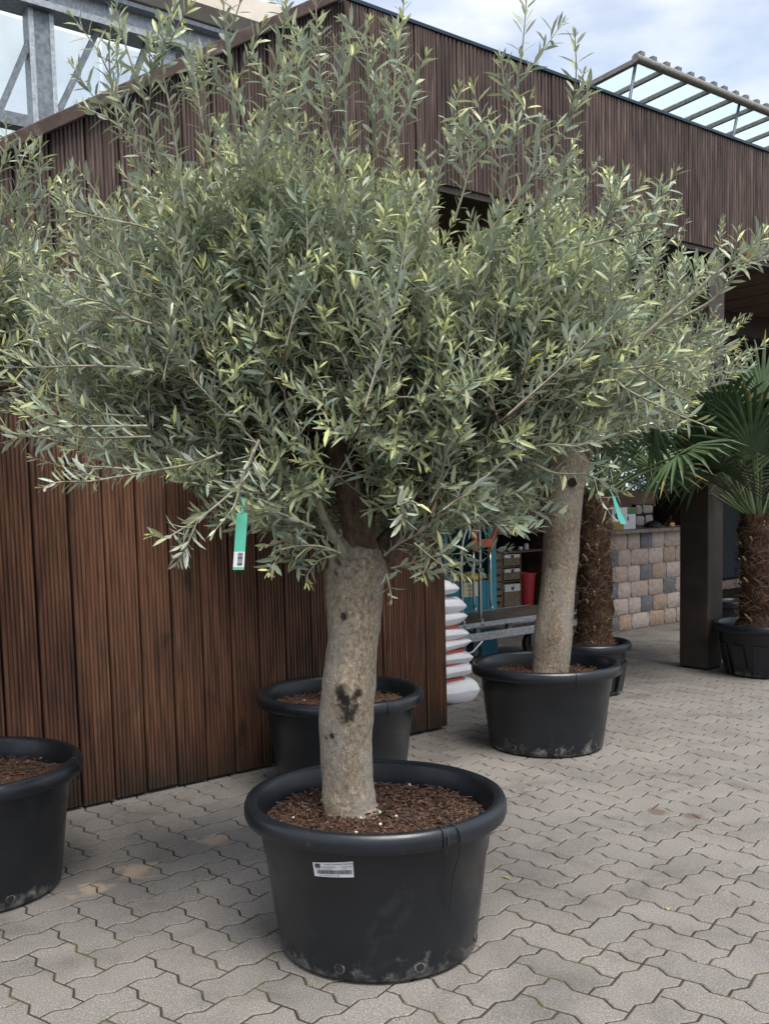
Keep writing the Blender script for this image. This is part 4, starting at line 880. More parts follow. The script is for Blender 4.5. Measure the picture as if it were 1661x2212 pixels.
stM = [(atY(735, 1495, TY - .07), .05), (atY(755, 1525, TY - .07), .07), (atY(772, 1500, TY - .07), .035), (atY(748, 1552, TY - .07), .045), (atY(742, 1510, TY - .07), .05), (atY(728, 1205, TY - .08), .07), (atY(716, 1240, TY - .07), .05), (atY(700, 1597, TY - .05), .02), (atY(716, 1590, TY - .06), .022), (atY(740, 1330, TY - .07), .03)]
M_BARK = mat_world('olive_bark', x_bark(stM), .9, (1.0, .012, 95, 7, (1, 1, .6), .75), spec=.2)
M_BARK2 = mat_world('pale_olive_bark', x_bark([(atY(1190, 1225, 4.8), .06), (atY(1235, 1040, 4.8), .05)], 1.08), .9, (1.0, .012, 95, 7, (1, 1, .6), .75), spec=.2)
M_LIMB = mat_world('brown_limb_bark', lambda K: K['l'](K['rmp'](K['noise'](50, 7, (1, 1, .5), .7, .3), [(.3, (.03, .021, .015)), (.5, (.085, .06, .042)), (.7, (.16, .12, .085))]), K['p'].inputs['Base Color']), .9, (1, .008, 60, 6, (1, 1, .5)), spec=.2)
M_TWIG = mat('grey_green_twig', ramp=((40, 3), [(.3, (.17, .155, .105)), (.7, (.33, .31, .235))]), rough=.7)
def leaf_mat():
    m = bpy.data.materials.new('olive_leaf'); m.use_nodes = True; t = m.node_tree; n = t.nodes; l = t.links.new; p = n['Principled BSDF']
    a = n.new('ShaderNodeAttribute'); a.attribute_name = 'col'
    ge = n.new('ShaderNodeNewGeometry'); mu = n.new('ShaderNodeMix'); mu.data_type = 'RGBA'; mu.inputs[0].default_value = .65; l(a.outputs['Color'], mu.inputs[6]); mu.inputs[7].default_value = (.44, .485, .44, 1)   # felted pale underside of the leaf
    sw = n.new('ShaderNodeMix'); sw.data_type = 'RGBA'; l(ge.outputs['Backfacing'], sw.inputs[0]); l(a.outputs['Color'], sw.inputs[6]); l(mu.outputs[2], sw.inputs[7]); l(sw.outputs[2], p.inputs['Base Color']); p.inputs['Roughness'].default_value = .36; p.inputs['Specular IOR Level'].default_value = .6
    tl = n.new('ShaderNodeBsdfTranslucent'); l(a.outputs['Color'], tl.inputs[0]); x = n.new('ShaderNodeMixShader'); x.inputs[0].default_value = .24; l(p.outputs[0], x.inputs[1]); l(tl.outputs[0], x.inputs[2]); l(x.outputs[0], n['Material Output'].inputs[0]); return m
M_LEAF = leaf_mat()
# unit leaf: along +x length 1, half width 1 in y, z = upper side
def unit_leaf(ts, ws):
    V = []; F_ = []; side = []
    def layer(zoff, flip, sd):
        base = len(V); rows_ = []
        for t, w_ in zip(ts, ws):
            zc = -.16 * (t - .25) ** 2
            if w_ == 0: rows_.append([len(V)]); V.append((t, 0, zc + zoff))
            else:
                r_ = []
                for y, dz in ((-w_, .10 * w_), (0, 0), (w_, .10 * w_)): r_.append(len(V)); V.append((t, y, zc + zoff, ) if False else (t, y, zc + zoff + 0 * dz))
                rows_.append(r_)
        for a, b_ in zip(rows_[:-1], rows_[1:]):
            if len(a) == 1: fs = [(a[0], b_[1], b_[0])[::-1], (a[0], b_[2], b_[1])[::-1]]
            elif len(b_) == 1: fs = [(a[0], b_[0], a[1]), (a[1], b_[0], a[2])]
            else: fs = [(a[0], b_[0], b_[1], a[1]), (a[1], b_[1], b_[2], a[2])]
            for f in fs: F_.append(tuple(reversed(f)) if flip else f); side.append(sd)
    layer(0, False, 0)
    return np.array(V), F_, side
UL = unit_leaf((0, .28, .68, 1), (0, .86, .88, 0)); UH = unit_leaf((0, .12, .35, .62, .85, 1), (0, .45, 1, .95, .55, 0))
FOLD = .22
def fix_orient(U):
    V, F_, sd = U; out_ = []
    for f, s_ in zip(F_, sd):
        nrm = np.cross(V[f[1]] - V[f[0]], V[f[2]] - V[f[0]])
        if (nrm[2] < 0) == (s_ == 0): f = tuple(reversed(f))
        out_.append(f)
    return V, out_, sd
UL, UH = fix_orient(UL), fix_orient(UH)
class Leaves:
    def __init__(s): s.p = []; s.d = []; s.n = []; s.L = []; s.W = []; s.c = []
    def add(s, p, d, n, L_, W_, c): s.p.append(p); s.d.append(d); s.n.append(n); s.L.append(L_); s.W.append(W_); s.c.append(c)
    def arr(s):
        P, D_, N_ = np.array(s.p), np.array(s.d), np.array(s.n); D_ /= np.linalg.norm(D_, axis=1)[:, None]; N_ = N_ - D_ * (N_ * D_).sum(1)[:, None]; N_ /= np.linalg.norm(N_, axis=1)[:, None] + 1e-9
        return P, D_, np.cross(N_, D_), N_, np.array(s.L), np.array(s.W), np.array(s.c)
def leaf_foliage(name, lv, idx, U, parent):
    P, D_, S_, N_, L_, W_, C_ = [a[idx] for a in lv]; V, F_, sd = U; k = len(V); N = len(P)
    x, y, z = V[:, 0], V[:, 1], V[:, 2]; fold = np.abs(y) * FOLD
    bend = rng.uniform(-.25, 1.1, N)
    co = P[:, None] + D_[:, None] * (x[None, :, None] * L_[:, None, None]) + S_[:, None] * (y[None, :, None] * W_[:, None, None]) + N_[:, None] * (((z - np.minimum(z, 0) * 0)[None, :] * L_[:, None] * (1 + 0 * bend[:, None]) * .22 - bend[:, None] * .22 * (x[None, :] ** 2) * L_[:, None] + fold[None, :] * W_[:, None] * 1.4)[:, :, None])
    me = bpy.data.meshes.new(name); me.vertices.add(N * k); me.vertices.foreach_set('co', co.reshape(-1).astype(np.float32))
    ls = np.array([len(f) for f in F_]); fl = np.concatenate([np.array(f) for f in F_]); nl = len(fl)
    idxs = (fl[None, :] + (np.arange(N) * k)[:, None]).reshape(-1); me.loops.add(N * nl); me.loops.foreach_set('vertex_index', idxs.astype(np.int32))
    me.polygons.add(N * len(F_)); st_ = np.concatenate([[0], np.cumsum(ls)[:-1]]); me.polygons.foreach_set('loop_start', (st_[None, :] + (np.arange(N) * nl)[:, None]).reshape(-1).astype(np.int32)); me.polygons.foreach_set('loop_total', np.tile(ls, N).astype(np.int32))
    me.update(calc_edges=True)
    sdv = np.array(sd); und = C_ * .35 + np.array([.40, .44, .40]); col = np.where((sdv == 0)[None, :, None], C_[:, None], und[:, None]); col = np.concatenate([col, np.ones(col.shape[:2] + (1,))], 2)
    a = me.attributes.new('col', 'FLOAT_COLOR', 'FACE'); a.data.foreach_set('color', col.reshape(-1).astype(np.float32))
    me.polygons.foreach_set('use_smooth', np.ones(N * len(F_), dtype=bool)); me.materials.append(M_LEAF)
    o = bpy.data.objects.new(name, me); link(o, parent); return o
LEAFMESH = []
def make_leafmeshes():
    for i in range(10):
        V, F_, sd = UH; bend = i % 5 * .28 - .2; c = leaf_col(i / 10, i >= 8, random.Random(i)); W_ = .215
        co = np.stack([V[:, 0], V[:, 1] * W_ * .5, V[:, 2] * .22 - bend * .22 * V[:, 0] ** 2 + np.abs(V[:, 1]) * FOLD * W_ * .7], 1)
        me = bpy.data.meshes.new('leaf'); me.from_pydata(co.tolist(), [], F_); me.materials.append(M_LEAF); me.polygons.foreach_set('use_smooth', [True] * len(F_))
        und = np.array(c) * .35 + np.array([.40, .44, .40]); col = np.array([[*(c if s_ == 0 else und), 1] for s_ in sd]); a = me.attributes.new('col', 'FLOAT_COLOR', 'FACE'); a.data.foreach_set('color', col.reshape(-1).astype(np.float32)); LEAFMESH.append(me)
def leaf_col(r, young, R_):
    v = R_.uniform(.60, 1.28)
    if young: return (.50 * v, .54 * v, .23 * v)
    c = R_.choice(((.275, .335, .225), (.325, .365, .20), (.25, .325, .25), (.40, .44, .25)))
    if R_.random() < .005: return (.36, .33, .05)
    return tuple(x * v for x in c)
make_leafmeshes()
class Tree:
    def __init__(s, seed, lscale=1.0): s.R = random.Random(seed); s.rg = np.random.default_rng(seed); s.lv = Leaves(); s.tw = MB(); s.ls = lscale
    def rv(s, k): return s.rg.normal(size=3) * k
    def stem(s, P, r0, r1, seg=5): s.tw.tube(P, np.linspace(r0, r1, len(P)), seg, cap=False)
    def stem2(s, P, r0, r1): s.tw.tube(P, np.linspace(r0, r1, len(P)), 4, cap=False, mi=1)
    def leaves(s, P, t0=.1, spacing=.0165, L_=.0475, young=True, dark=1.0):
        P = np.asarray(P); d = np.linalg.norm(np.diff(P, axis=0), axis=1); cum = np.concatenate([[0], np.cumsum(d)]); tot = cum[-1]; R_ = s.R
        x = t0 * tot; k = 0; T_all = np.gradient(P, axis=0); T_all /= np.linalg.norm(T_all, axis=1)[:, None] + 1e-9
        ref = s.rv(1)
        while x < tot:
            t = x / tot; p = np.array([np.interp(x, cum, P[:, i]) for i in range(3)]); T = np.array([np.interp(x, cum, T_all[:, i]) for i in range(3)]); T /= np.linalg.norm(T)
            a = ref - T * (ref @ T); a /= np.linalg.norm(a) + 1e-9; b_ = np.cross(T, a); ph = k * math.pi / 2 + R_.gauss(0, .25)
            tip = max(0, (t - .82) / .18); th = math.radians(R_.gauss(52, 11)) * (1 - .55 * tip); size = (1 - .5 * tip) * (.75 + .25 * min(1, (t - t0) * 5 + .3)) * s.ls
            yg = young and t > .80 and R_.random() < .62
            for sg in (0, math.pi):
                if R_.random() < .09: continue
                q = math.cos(ph + sg) * a + math.sin(ph + sg) * b_; th_ = th * R_.uniform(.8, 1.25); dr = T * math.cos(th_) + q * math.sin(th_) + np.array([0, 0, .10]) + s.rv(.10)
                nn = T * .8 - q * .35 + np.array([0, 0, .22]) + s.rv(.35); L1 = L_ * size * R_.uniform(.72, 1.22)
                c = leaf_col(R_.random(), yg, R_); s.lv.add(p + q * .002, dr, nn, L1, L1 * R_.uniform(.088, .126), c)
            if t > .985: pass
            x += spacing * R_.uniform(.75, 1.3) * (1 - .45 * tip) * s.ls; k += 1
        # terminal tuft
        for j in range(3): 
            dr = T + s.rv(.35); L1 = L_ * .55 * s.ls * R_.uniform(.6, 1); s.lv.add(P[-1], dr, np.array([0, 0, 1.]) + s.rv(.3), L1, L1 * .12, leaf_col(0, young and R_.random() < .8, R_))
    def shoot(s, P, r=.003, side=2, sidelen=.16, **k):
        P = smooth_path(P, 6) if len(P) < 8 else np.asarray(P); s.stem(P, r, r * .35); s.leaves(P, **k); R_ = s.R; n_ = len(P)
        for i in range(side):
            f = R_.uniform(.12, .72); j = int(f * (n_ - 2)); T = P[j + 1] - P[j]; T /= np.linalg.norm(T) + 1e-9; q = s.rv(1); q -= T * (q @ T); q /= np.linalg.norm(q) + 1e-9
            d = T * .75 + q * .7 + np.array([0, 0, .18]); d /= np.linalg.norm(d); L_ = sidelen * R_.uniform(.5, 1.25) * s.ls; e = P[j] + d * L_ + np.array([0, 0, .08 * L_]) + s.rv(.01)
            Q = smooth_path([P[j], P[j] + d * L_ * .5 + s.rv(.006), e], 4); s.stem(Q, r * .55, r * .25, 4); kk = dict(k); kk['t0'] = .18; s.leaves(Q, **kk)
    def fill(s, T0, hull, n, ysc=.8, rin=(.30, .55), up=.12, elmin=-24, side=2, slen=(.30, .52), hubs=None, keep=None, front=1.0):
        R_ = s.R; done = 0; tries = 0
        while done < n and tries < n * 6:
            tries += 1
            az = R_.uniform(0, 2 * math.pi); sel = R_.uniform(math.sin(math.radians(elmin)), 1); el = math.asin(sel); dr = np.array([math.cos(az) * math.cos(el), math.sin(az) * math.cos(el) * ysc * (front if math.sin(az) < 0 else 1), sel])
            rad = hull(az, el) * (R_.uniform(.45, 1.0) ** .6); tip = T0 + dr * rad; L_ = R_.uniform(*slen) * (.8 if el < 0 else 1)
            sd_ = dr * .9 + np.array([0, 0, up + .38 * max(0, sel)]) + s.rv(.27); sd_ /= np.linalg.norm(sd_)
            base = tip - sd_ * L_
            if keep is not None and not (keep(tip) and keep(base, True)): continue
            mid = tip - sd_ * L_ * .5 + np.array([0, 0, -.02 * (1 - sel)]) + s.rv(.012)
            hub = hubs[R_.randrange(len(hubs))] if hubs is not None else T0
            if hubs is not None: hub = min(hubs, key=lambda h: np.linalg.norm(h - base) + R_.uniform(0, .25))
            s.shoot([base, mid, tip], r=.0028, side=side)
            c1 = hub + (base - hub) * .3 + np.array([0, 0, .05]) + s.rv(.02); c2 = base - sd_ * (.35 * np.linalg.norm(base - hub)); tt = np.linspace(0, 1, 9)[:, None]
            s.stem2(np.vstack([(1 - tt) ** 3 * hub + 3 * tt * (1 - tt) ** 2 * c1 + 3 * tt ** 2 * (1 - tt) * c2 + tt ** 3 * base, base * .7 + mid * .3]), .0036, .0027)
            done += 1
    def finish(s, root, nobj=300, behind=None):
        o = s.tw.build('twigs', [M_TWIG, M_LIMB], root, smooth=True); o['kind'] = 'stuff'
        if getattr(s, 'clear', None) is not None:
            kp = [i for i, p in enumerate(s.lv.p) if not (s.clear(p) and s.R.random() < .9)]
            for nm in ('p', 'd', 'n', 'L', 'W', 'c'): a_ = getattr(s.lv, nm); setattr(s.lv, nm, [a_[i] for i in kp])
        lv = s.lv.arr(); P, D_, S_, N_, L_, W_, C_ = lv; px = proj(P + D_ * (L_ * .5)[:, None]); inside = (px[:, 0] > 10) & (px[:, 0] < IW - 10) & (px[:, 1] > 10) & (px[:, 1] < IH - 10) & (px[:, 2] > .4)
        view = (P - EYE); view /= np.linalg.norm(view, axis=1)[:, None]; face = np.abs((N_ * view).sum(1)); sc = np.where(inside, L_ / px[:, 2] * (.3 + face), 0)
        if behind is not None: sc *= behind(px)
        order = np.argsort(-sc); big = order[:nobj]; rest_ = order[nobj:]
        f = leaf_foliage('foliage', lv, rest_, UL, root); f['kind'] = 'stuff'
        for i in big:
            yg = C_[i][0] / C_[i][2] > 1.95; me = LEAFMESH[(8 + int(s.rg.integers(2))) if yg else int(s.rg.integers(8))]
            ob = bpy.data.objects.new('leaf', me); COL.objects.link(ob); ob.parent = root; ob.matrix_parent_inverse = PW[root.name].inverted()
            Mx = Matrix.Identity(4)
            for r_ in range(3): Mx[r_][0], Mx[r_][1], Mx[r_][2], Mx[r_][3] = D_[i][r_] * L_[i], S_[i][r_] * L_[i], N_[i][r_] * L_[i], P[i][r_]
            ob.matrix_basis = Mx
        print('leaves', root.name, len(P))
def trunk(name, edges, Y, mat_, root, seed=0, seg=28, flare=None):
    """edges: list of (y, xl, xr) pixel outline of the trunk standing in the plane Y"""
    C = []; Rr = []
    for y, xl, xr in edges:
        a, b_ = atY(xl, y, Y), atY(xr, y, Y); C.append((a + b_) / 2); Rr.append(np.linalg.norm(b_ - a) / 2)
    k = 6; Cs = smooth_path(C, k); Rs = np.interp(np.linspace(0, len(Rr) - 1, len(Cs)), range(len(Rr)), Rr); rg = np.random.default_rng(seed); ph = rg.uniform(0, 6, 9)
    def fn(i, a): return 1 + .022 * np.sin(3 * a + ph[0] + i * .09) + .018 * np.sin(5 * a + ph[1] - i * .13) + .012 * np.sin(9 * a + ph[2] + i * .31) + .010 * math.sin(i * .9 + ph[3]) + .012 * np.sin(2 * a + i * .5 + ph[4]) + rg.normal(size=len(a)) * .004
    b = MB(); b.tube(Cs, Rs, seg, True, 0, fn); return b.build(name, mat_, root, smooth=True)
def limb(pts, radii, mat_, root, name='limb', seed=0, seg=14):
    P = smooth_path(pts, 6); r_ = np.interp(np.linspace(0, len(radii) - 1, len(P)), range(len(radii)), radii); rg = np.random.default_rng(seed); ph = rg.uniform(0, 6, 4)
    b = MB(); b.tube(P, r_, seg, True, 0, lambda i, a: 1 + .05 * np.sin(2 * a + ph[0] + i * .3) + .03 * np.sin(5 * a + ph[1] + i * .2) + rg.normal(size=len(a)) * .01); return b.build(name, mat_, root, smooth=True, sharp=60)

# ---- main tree
t1 = empty('olive_tree', (atY(765, 1760, TY)), 'big olive tree with thick pale trunk and wide silvery crown in the stickered tub', 'tree', 'potted olive trees')
E1 = [(1800, 690, 842), (1773, 702, 830), (1745, 700, 816), (1690, 697, 808), (1611, 693, 805), (1545, 689, 807), (1478, 694, 811), (1425, 702, 812), (1372, 707, 818), (1319, 709, 823), (1266, 712, 829), (1232, 708, 836), (1208, 712, 830), (1185, 722, 822), (1160, 738, 812), (1130, 748, 800), (1100, 752, 790)]
trunk('trunk', E1, TY, M_BARK, t1, 2)
def W1(x, y, dy=0): return atY(x, y, TY + dy)
limb([W1(770, 1235), W1(778, 1170, -.02), W1(764, 1085, -.03), W1(735, 990, -.02), W1(727, 938, -.02)], [.06, .044, .044, .043, .05], M_LIMB, t1, seed=1)
limb([W1(800, 1230, .02), W1(850, 1165, .04), W1(905, 1120, .05), W1(965, 1045, .05), W1(1010, 960, .08), W1(1040, 860, .1)], [.045, .036, .033, .031, .025, .018], M_LIMB, t1, seed=2)
limb([W1(735, 1225, .03), W1(690, 1175, .06), W1(640, 1130, .08), W1(590, 1060, .12), W1(560, 960, .15)], [.035, .026, .022, .018, .012], M_LIMB, t1, seed=3)
limb([W1(770, 1180, .06), W1(800, 1050, .2), W1(830, 900, .28), W1(840, 780, .3)], [.04, .032, .026, .016], M_LIMB, t1, seed=4)
limb([W1(748, 1205, -.05), W1(733, 1178, -.08), W1(700, 1119, -.12), W1(682, 1070, -.15), W1(655, 980, -.2), W1(620, 860, -.24)], [.014, .0125, .0115, .010, .008, .006], M_TWIG, t1, 'branch', seed=5, seg=8)
limb([W1(735, 960, 0), W1(700, 860, -.05), W1(640, 720, -.08), W1(600, 600, -.05)], [.022, .016, .012, .008], M_LIMB, t1, seed=6)
limb([W1(740, 950, .02), W1(800, 840, -.06), W1(850, 700, -.12), W1(880, 580, -.1)], [.022, .016, .012, .008], M_LIMB, t1, seed=7)
limb([W1(1000, 975, .07), W1(1100, 900, .0), W1(1220, 830, -.1), W1(1356, 750, -.2), W1(1478, 649, -.25), W1(1561, 580, -.28)], [.018, .012, .009, .0065, .005, .0035], M_TWIG, t1, 'branch', seed=8, seg=8)
limb([W1(1080, 910, .02), W1(1220, 800, .05), W1(1400, 720, .0), W1(1539, 649, -.06), W1(1592, 588, -.1)], [.009, .007, .0055, .0045, .003], M_TWIG, t1, 'branch', seed=9, seg=8)
tr1 = Tree(21)
T0 = W1(775, 1085)
hubs = [W1(x, y, d) for x, y, d in ((727, 950, 0), (1010, 960, .08), (1040, 870, .1), (560, 960, .15), (835, 820, .29), (600, 610, -.05), (640, 720, -.08), (880, 590, -.1), (850, 700, -.12), (1220, 830, -.1), (1100, 900, 0), (1356, 750, -.2), (450, 930, 0), (470, 800, -.1), (480, 650, 0), (700, 560, 0), (760, 480, .05), (980, 620, 0), (1080, 560, 0), (400, 560, 0))]
BOT = ([-200, 0, 150, 300, 400, 500, 650, 760, 900, 1000, 1090, 1200, 1330, 1450, 1550, 1661, 1900], [930, 950, 1000, 1030, 1070, 1090, 1130, 1150, 1140, 1110, 1050, 990, 950, 900, 840, 690, 650])
TOPL = ([-200, 100, 190, 300, 450, 600, 720, 850, 930, 1010, 1100, 1230, 1290, 1400, 1500, 1661], [560, 520, 400, 310, 240, 235, 310, 320, 380, 460, 430, 400, 480, 520, 580, 590])
def keep1(p, base=False):
    x, y, z = proj(p)
    if p[1] < TY - .02 and 670 < x < 830 and y > 920: return False
    if not base and x < 340 and 330 < y < 780 and tr1.R.random() < .5: return False
    return y < np.interp(x, *BOT) + (-10 if base else -25) and (base or y > np.interp(x, *TOPL))
def hull1(az, el):
    r = 1.0 + .30 * max(0, math.sin(el)) ** 1.3
    if el < 0: r *= 1 - .28 * (-math.sin(el)) / .4
    right = math.cos(az)
    if right > .2 and el > .5: r *= .93
    if right < -.3 and .5 < el < 1.2: r *= 1.02
    return r
tr1.fill(T0, hull1, 770, ysc=.72, hubs=hubs, elmin=-12, keep=keep1, front=.55)
for i in range(190):   # short inner twigs filling the heart of the crown
    x = tr1.R.uniform(560, 1080); y = tr1.R.uniform(880, 1185 - abs(x - 800) * .25); p = W1(x, y, tr1.R.uniform(.12, .36)); d = np.array([(x - 790) / 300, tr1.R.uniform(-.7, .3), tr1.R.uniform(-.2, .6)]); d /= np.linalg.norm(d); tr1.shoot([p, p + d * .08, p + d * .18], r=.002, side=1, sidelen=.1, L_=.046, young=False)
G1 = [  # traced shoots: pixel polyline, depth start, depth end, extra side twigs
 ([(1066, 531), (1092, 372), (1103, 316), (1116, 186), (1125, 130), (1133, 56), (1138, -25)], -.25, -.3, 5), ([(1044, 516), (1166, 360), (1222, 279), (1252, 204), (1259, 160)], -.3, -.4, 4), ([(1230, 539), (1330, 512), (1415, 487), (1462, 462)], -.2, -.3, 3),
 ([(738, 371), (709, 289), (694, 195), (689, 126), (684, 47), (681, -20)], -.3, -.35, 3), ([(750, 360), (746, 220), (744, 157), (744, 104), (747, 66)], -.1, -.15, 3), ([(815, 340), (807, 276), (797, 188), (794, 110), (791, 72), (797, 44)], -.2, -.25, 3), ([(835, 320), (848, 239), (854, 151), (863, 88), (870, 31), (873, -15)], -.05, -.05, 3), ([(850, 330), (879, 232), (904, 157), (920, 122)], -.3, -.35, 3),
 ([(520, 360), (507, 255), (499, 157), (487, 79), (483, 10), (480, -20)], -.3, -.35, 3), ([(545, 400), (558, 334), (589, 177), (613, 59), (617, 10)], -.3, -.38, 4), ([(430, 540), (353, 373), (314, 220), (275, 110), (255, 39), (248, -15)], -.25, -.3, 4), ([(330, 330), (298, 302), (232, 255), (172, 228)], -.2, -.25, 2), ([(262, 300), (240, 180), (236, 100), (243, 30)], -.1, -.15, 4), ([(400, 450), (370, 250), (350, 130), (370, 40), (378, -10)], -.3, -.3, 3), ([(480, 420), (440, 280), (420, 160), (395, 60)], 0, 0, 3), ([(600, 360), (640, 240), (655, 130), (640, 60)], .1, .1, 3), ([(640, 420), (620, 300), (570, 180), (545, 110)], -.15, -.15, 3),
 ([(326, 800), (273, 793), (172, 790), (97, 793), (32, 793), (-10, 786)], -.35, -.5, 2), ([(326, 943), (195, 946), (146, 939), (65, 943), (16, 931), (-12, 915)], -.3, -.45, 1), ([(318, 920), (143, 920), (94, 913), (42, 882)], -.35, -.5, 1), ([(312, 900), (208, 891), (130, 855), (58, 832), (-5, 808)], -.3, -.4, 2), ([(326, 699), (286, 686), (227, 654), (182, 641), (71, 573), (38, 545)], -.35, -.5, 3), ([(326, 641), (253, 615), (188, 599), (152, 570)], -.3, -.4, 2), ([(400, 530), (315, 491), (227, 472), (156, 452), (125, 418)], -.3, -.35, 3), ([(300, 620), (180, 520), (130, 450), (150, 385)], -.1, -.1, 3),
 ([(480, 978), (412, 1002), (275, 1026), (196, 1039), (130, 1041), (92, 1053)], -.4, -.55, 1), ([(330, 1018), (243, 1010), (165, 1006)], -.38, -.45, 0), ([(540, 1020), (511, 1053), (452, 1104), (393, 1143), (357, 1161), (325, 1155)], -.35, -.5, 2), ([(560, 950), (522, 1037), (511, 1077), (499, 1104), (462, 1149)], -.5, -.55, 0), ([(680, 1140), (613, 1112), (550, 1092), (520, 1090)], -.3, -.4, 1), ([(700, 1160), (650, 1150), (610, 1168), (570, 1180)], -.2, -.25, 1), ([(735, 1195), (690, 1180), (640, 1180), (600, 1190)], -.25, -.3, 0), ([(725, 1200), (690, 1210), (665, 1240), (662, 1258)], -.2, -.22, 0),
 ([(834, 1240), (840, 1262), (846, 1295)], -.2, -.2, 0), ([(830, 1200), (860, 1176), (912, 1147), (955, 1112), (1000, 1100)], -.15, -.25, 2), ([(845, 1228), (890, 1216), (950, 1200), (1005, 1195)], -.15, -.2, 1), ([(900, 1150), (940, 1190), (975, 1212)], -.1, -.2, 1), ([(870, 1050), (860, 1090), (885, 1082), (905, 1090)], -.45, -.5, 1),
 ([(1478, 649), (1561, 580), (1598, 551), (1643, 513), (1668, 480)], -.25, -.35, 4), ([(1539, 649), (1592, 588), (1661, 521), (1680, 500)], -.1, -.15, 4), ([(1330, 820), (1356, 842), (1425, 877), (1478, 901), (1528, 921)], -.3, -.45, 1), ([(1380, 800), (1415, 824), (1441, 842), (1494, 868)], -.28, -.4, 1), ([(1356, 750), (1330, 700), (1290, 620), (1300, 540)], -.2, -.2, 3), ([(1440, 690), (1480, 640), (1505, 600), (1540, 590)], -.1, -.2, 3), ([(1400, 720), (1460, 740), (1500, 730), (1545, 700)], -.1, -.2, 3), ([(1300, 800), (1400, 790), (1470, 770), (1520, 762)], -.25, -.35, 3), ([(1150, 1000), (1200, 1022), (1270, 1026), (1330, 1059), (1350, 1061)], -.2, -.3, 1), ([(1000, 1020), (1080, 1060), (1120, 1100), (1100, 1130)], -.1, -.15, 2), ([(1100, 980), (1180, 960), (1260, 960), (1320, 900)], -.2, -.3, 2), ([(1000, 980), (1060, 1040), (1150, 1070), (1180, 1085)], 0, 0, 2), ([(1250, 620), (1290, 520), (1320, 440), (1310, 375)], 0, -.1, 3), ([(1340, 640), (1370, 560), (1400, 500), (1395, 450)], 0, -.05, 3), ([(980, 480), (1010, 380), (1020, 300), (1000, 255)], -.1, -.1, 4), ([(1130, 480), (1190, 420), (1215, 360), (1245, 300)], -.2, -.2, 4), ([(930, 450), (950, 370), (975, 300), (965, 280)], .1, .1, 3)]
for P, d0, d1, sd_ in G1:
    k = len(P); Q = [W1(x, y, d0 + (d1 - d0) * i / (k - 1)) for i, (x, y) in enumerate(P)]; tr1.shoot(smooth_path(Q, 5), r=.0036, side=sd_, sidelen=.15, t0=.02)
# fine low twigs round the fork
for i in range(62):
    x = tr1.R.choice((tr1.R.uniform(600, 690), tr1.R.uniform(820, 1010), tr1.R.uniform(640, 1010))); y = tr1.R.uniform(1030, 1185); p = W1(x, y, tr1.R.uniform(.05, .3) if 690 < x < 830 else tr1.R.uniform(-.28, .3)); d = np.array([(x - 790) / 300, tr1.R.uniform(-.8, .3), tr1.R.uniform(-.35, .5)]); d /= np.linalg.norm(d); L_ = tr1.R.uniform(.1, .2)
    tr1.shoot([p, p + d * L_ * .5, p + d * L_ + np.array([0, 0, .02])], r=.002, side=1, sidelen=.09, L_=.05, young=False)
def clear1(p):   # pruned gap in front of the central limb
    if p[1] > TY: return False
    x, y, z = proj(p); return 945 < y < 1185 and abs(x - np.interp(y, [940, 1085, 1185], [728, 760, 782])) < 40
tr1.clear = clear1
tr1.finish(t1, 300, lambda px: np.where((px[:, 1] < 1300), 1, 0))
# ---- right tree
t2 = empty('olive_tree', atY(1190, 1455, RC[1]), 'olive tree with slim leaning pale trunk in the tub before the palm', 'tree', 'potted olive trees'); Y2 = RC[1]
trunk('trunk', [(1475, 1144, 1232), (1452, 1149, 1228), (1370, 1154, 1235), (1283, 1167, 1241), (1196, 1174, 1249), (1109, 1177, 1256), (1044, 1180, 1263), (1000, 1190, 1275), (970, 1205, 1270)], Y2, M_BARK2, t2, 8)
def W2(x, y, d=0): return atY(x, y, Y2 + d)
limb([W2(1245, 1010), W2(1265, 930), W2(1290, 820), W2(1300, 700)], [.07, .05, .035, .02], M_LIMB, t2, seed=11); limb([W2(1225, 1020), W2(1190, 930, .1), W2(1150, 820, .15), W2(1120, 720, .2)], [.06, .045, .03, .018], M_LIMB, t2, seed=12); limb([W2(1235, 1010, .05), W2(1240, 880, .2), W2(1220, 760, .3)], [.05, .035, .02], M_LIMB, t2, seed=13)
b = MB(); q = W2(1236, 1042, -.095); b.tube([q, q + np.array([0, -.012, .0])], .022, 14); b.build('knot', M_BLACK, t2)
tr2 = Tree(33, 1.0); T2 = W2(1240, 900)
hb2 = [W2(x, y, d) for x, y, d in ((1290, 820, 0), (1300, 700, 0), (1150, 820, .15), (1120, 720, .2), (1220, 760, .3), (1380, 760, -.1), (1230, 620, 0))]
tr2.fill(T2, lambda az, el: (.92 + .22 * max(0, math.sin(el))) * (1 - (.25 if el < 0 else 0)), 240, ysc=.8, hubs=hb2, elmin=-6, side=2, keep=lambda p, base=False: (lambda q: q[1] < np.interp(q[0], [900, 1100, 1250, 1400, 1550], [900, 985, 985, 930, 860]) and (base or q[1] > np.interp(q[0], [950, 1100, 1250, 1320, 1400, 1480, 1600], [520, 470, 420, 400, 470, 540, 640])))(proj(p)))
for P in ([(1300, 700), (1300, 560), (1310, 450), (1318, 370)], [(1240, 640), (1250, 500), (1262, 420), (1240, 330)], [(1380, 700), (1420, 560), (1440, 480), (1450, 440)], [(1420, 760), (1480, 660), (1540, 600), (1562, 470)], [(1200, 640), (1190, 480), (1180, 380)], [(1350, 650), (1360, 520), (1380, 440)]):
    Q = [W2(x, y, -.1) for x, y in P]; tr2.shoot(smooth_path(Q, 5), r=.004, side=6, sidelen=.2, t0=.02)
tr2.finish(t2, 120)
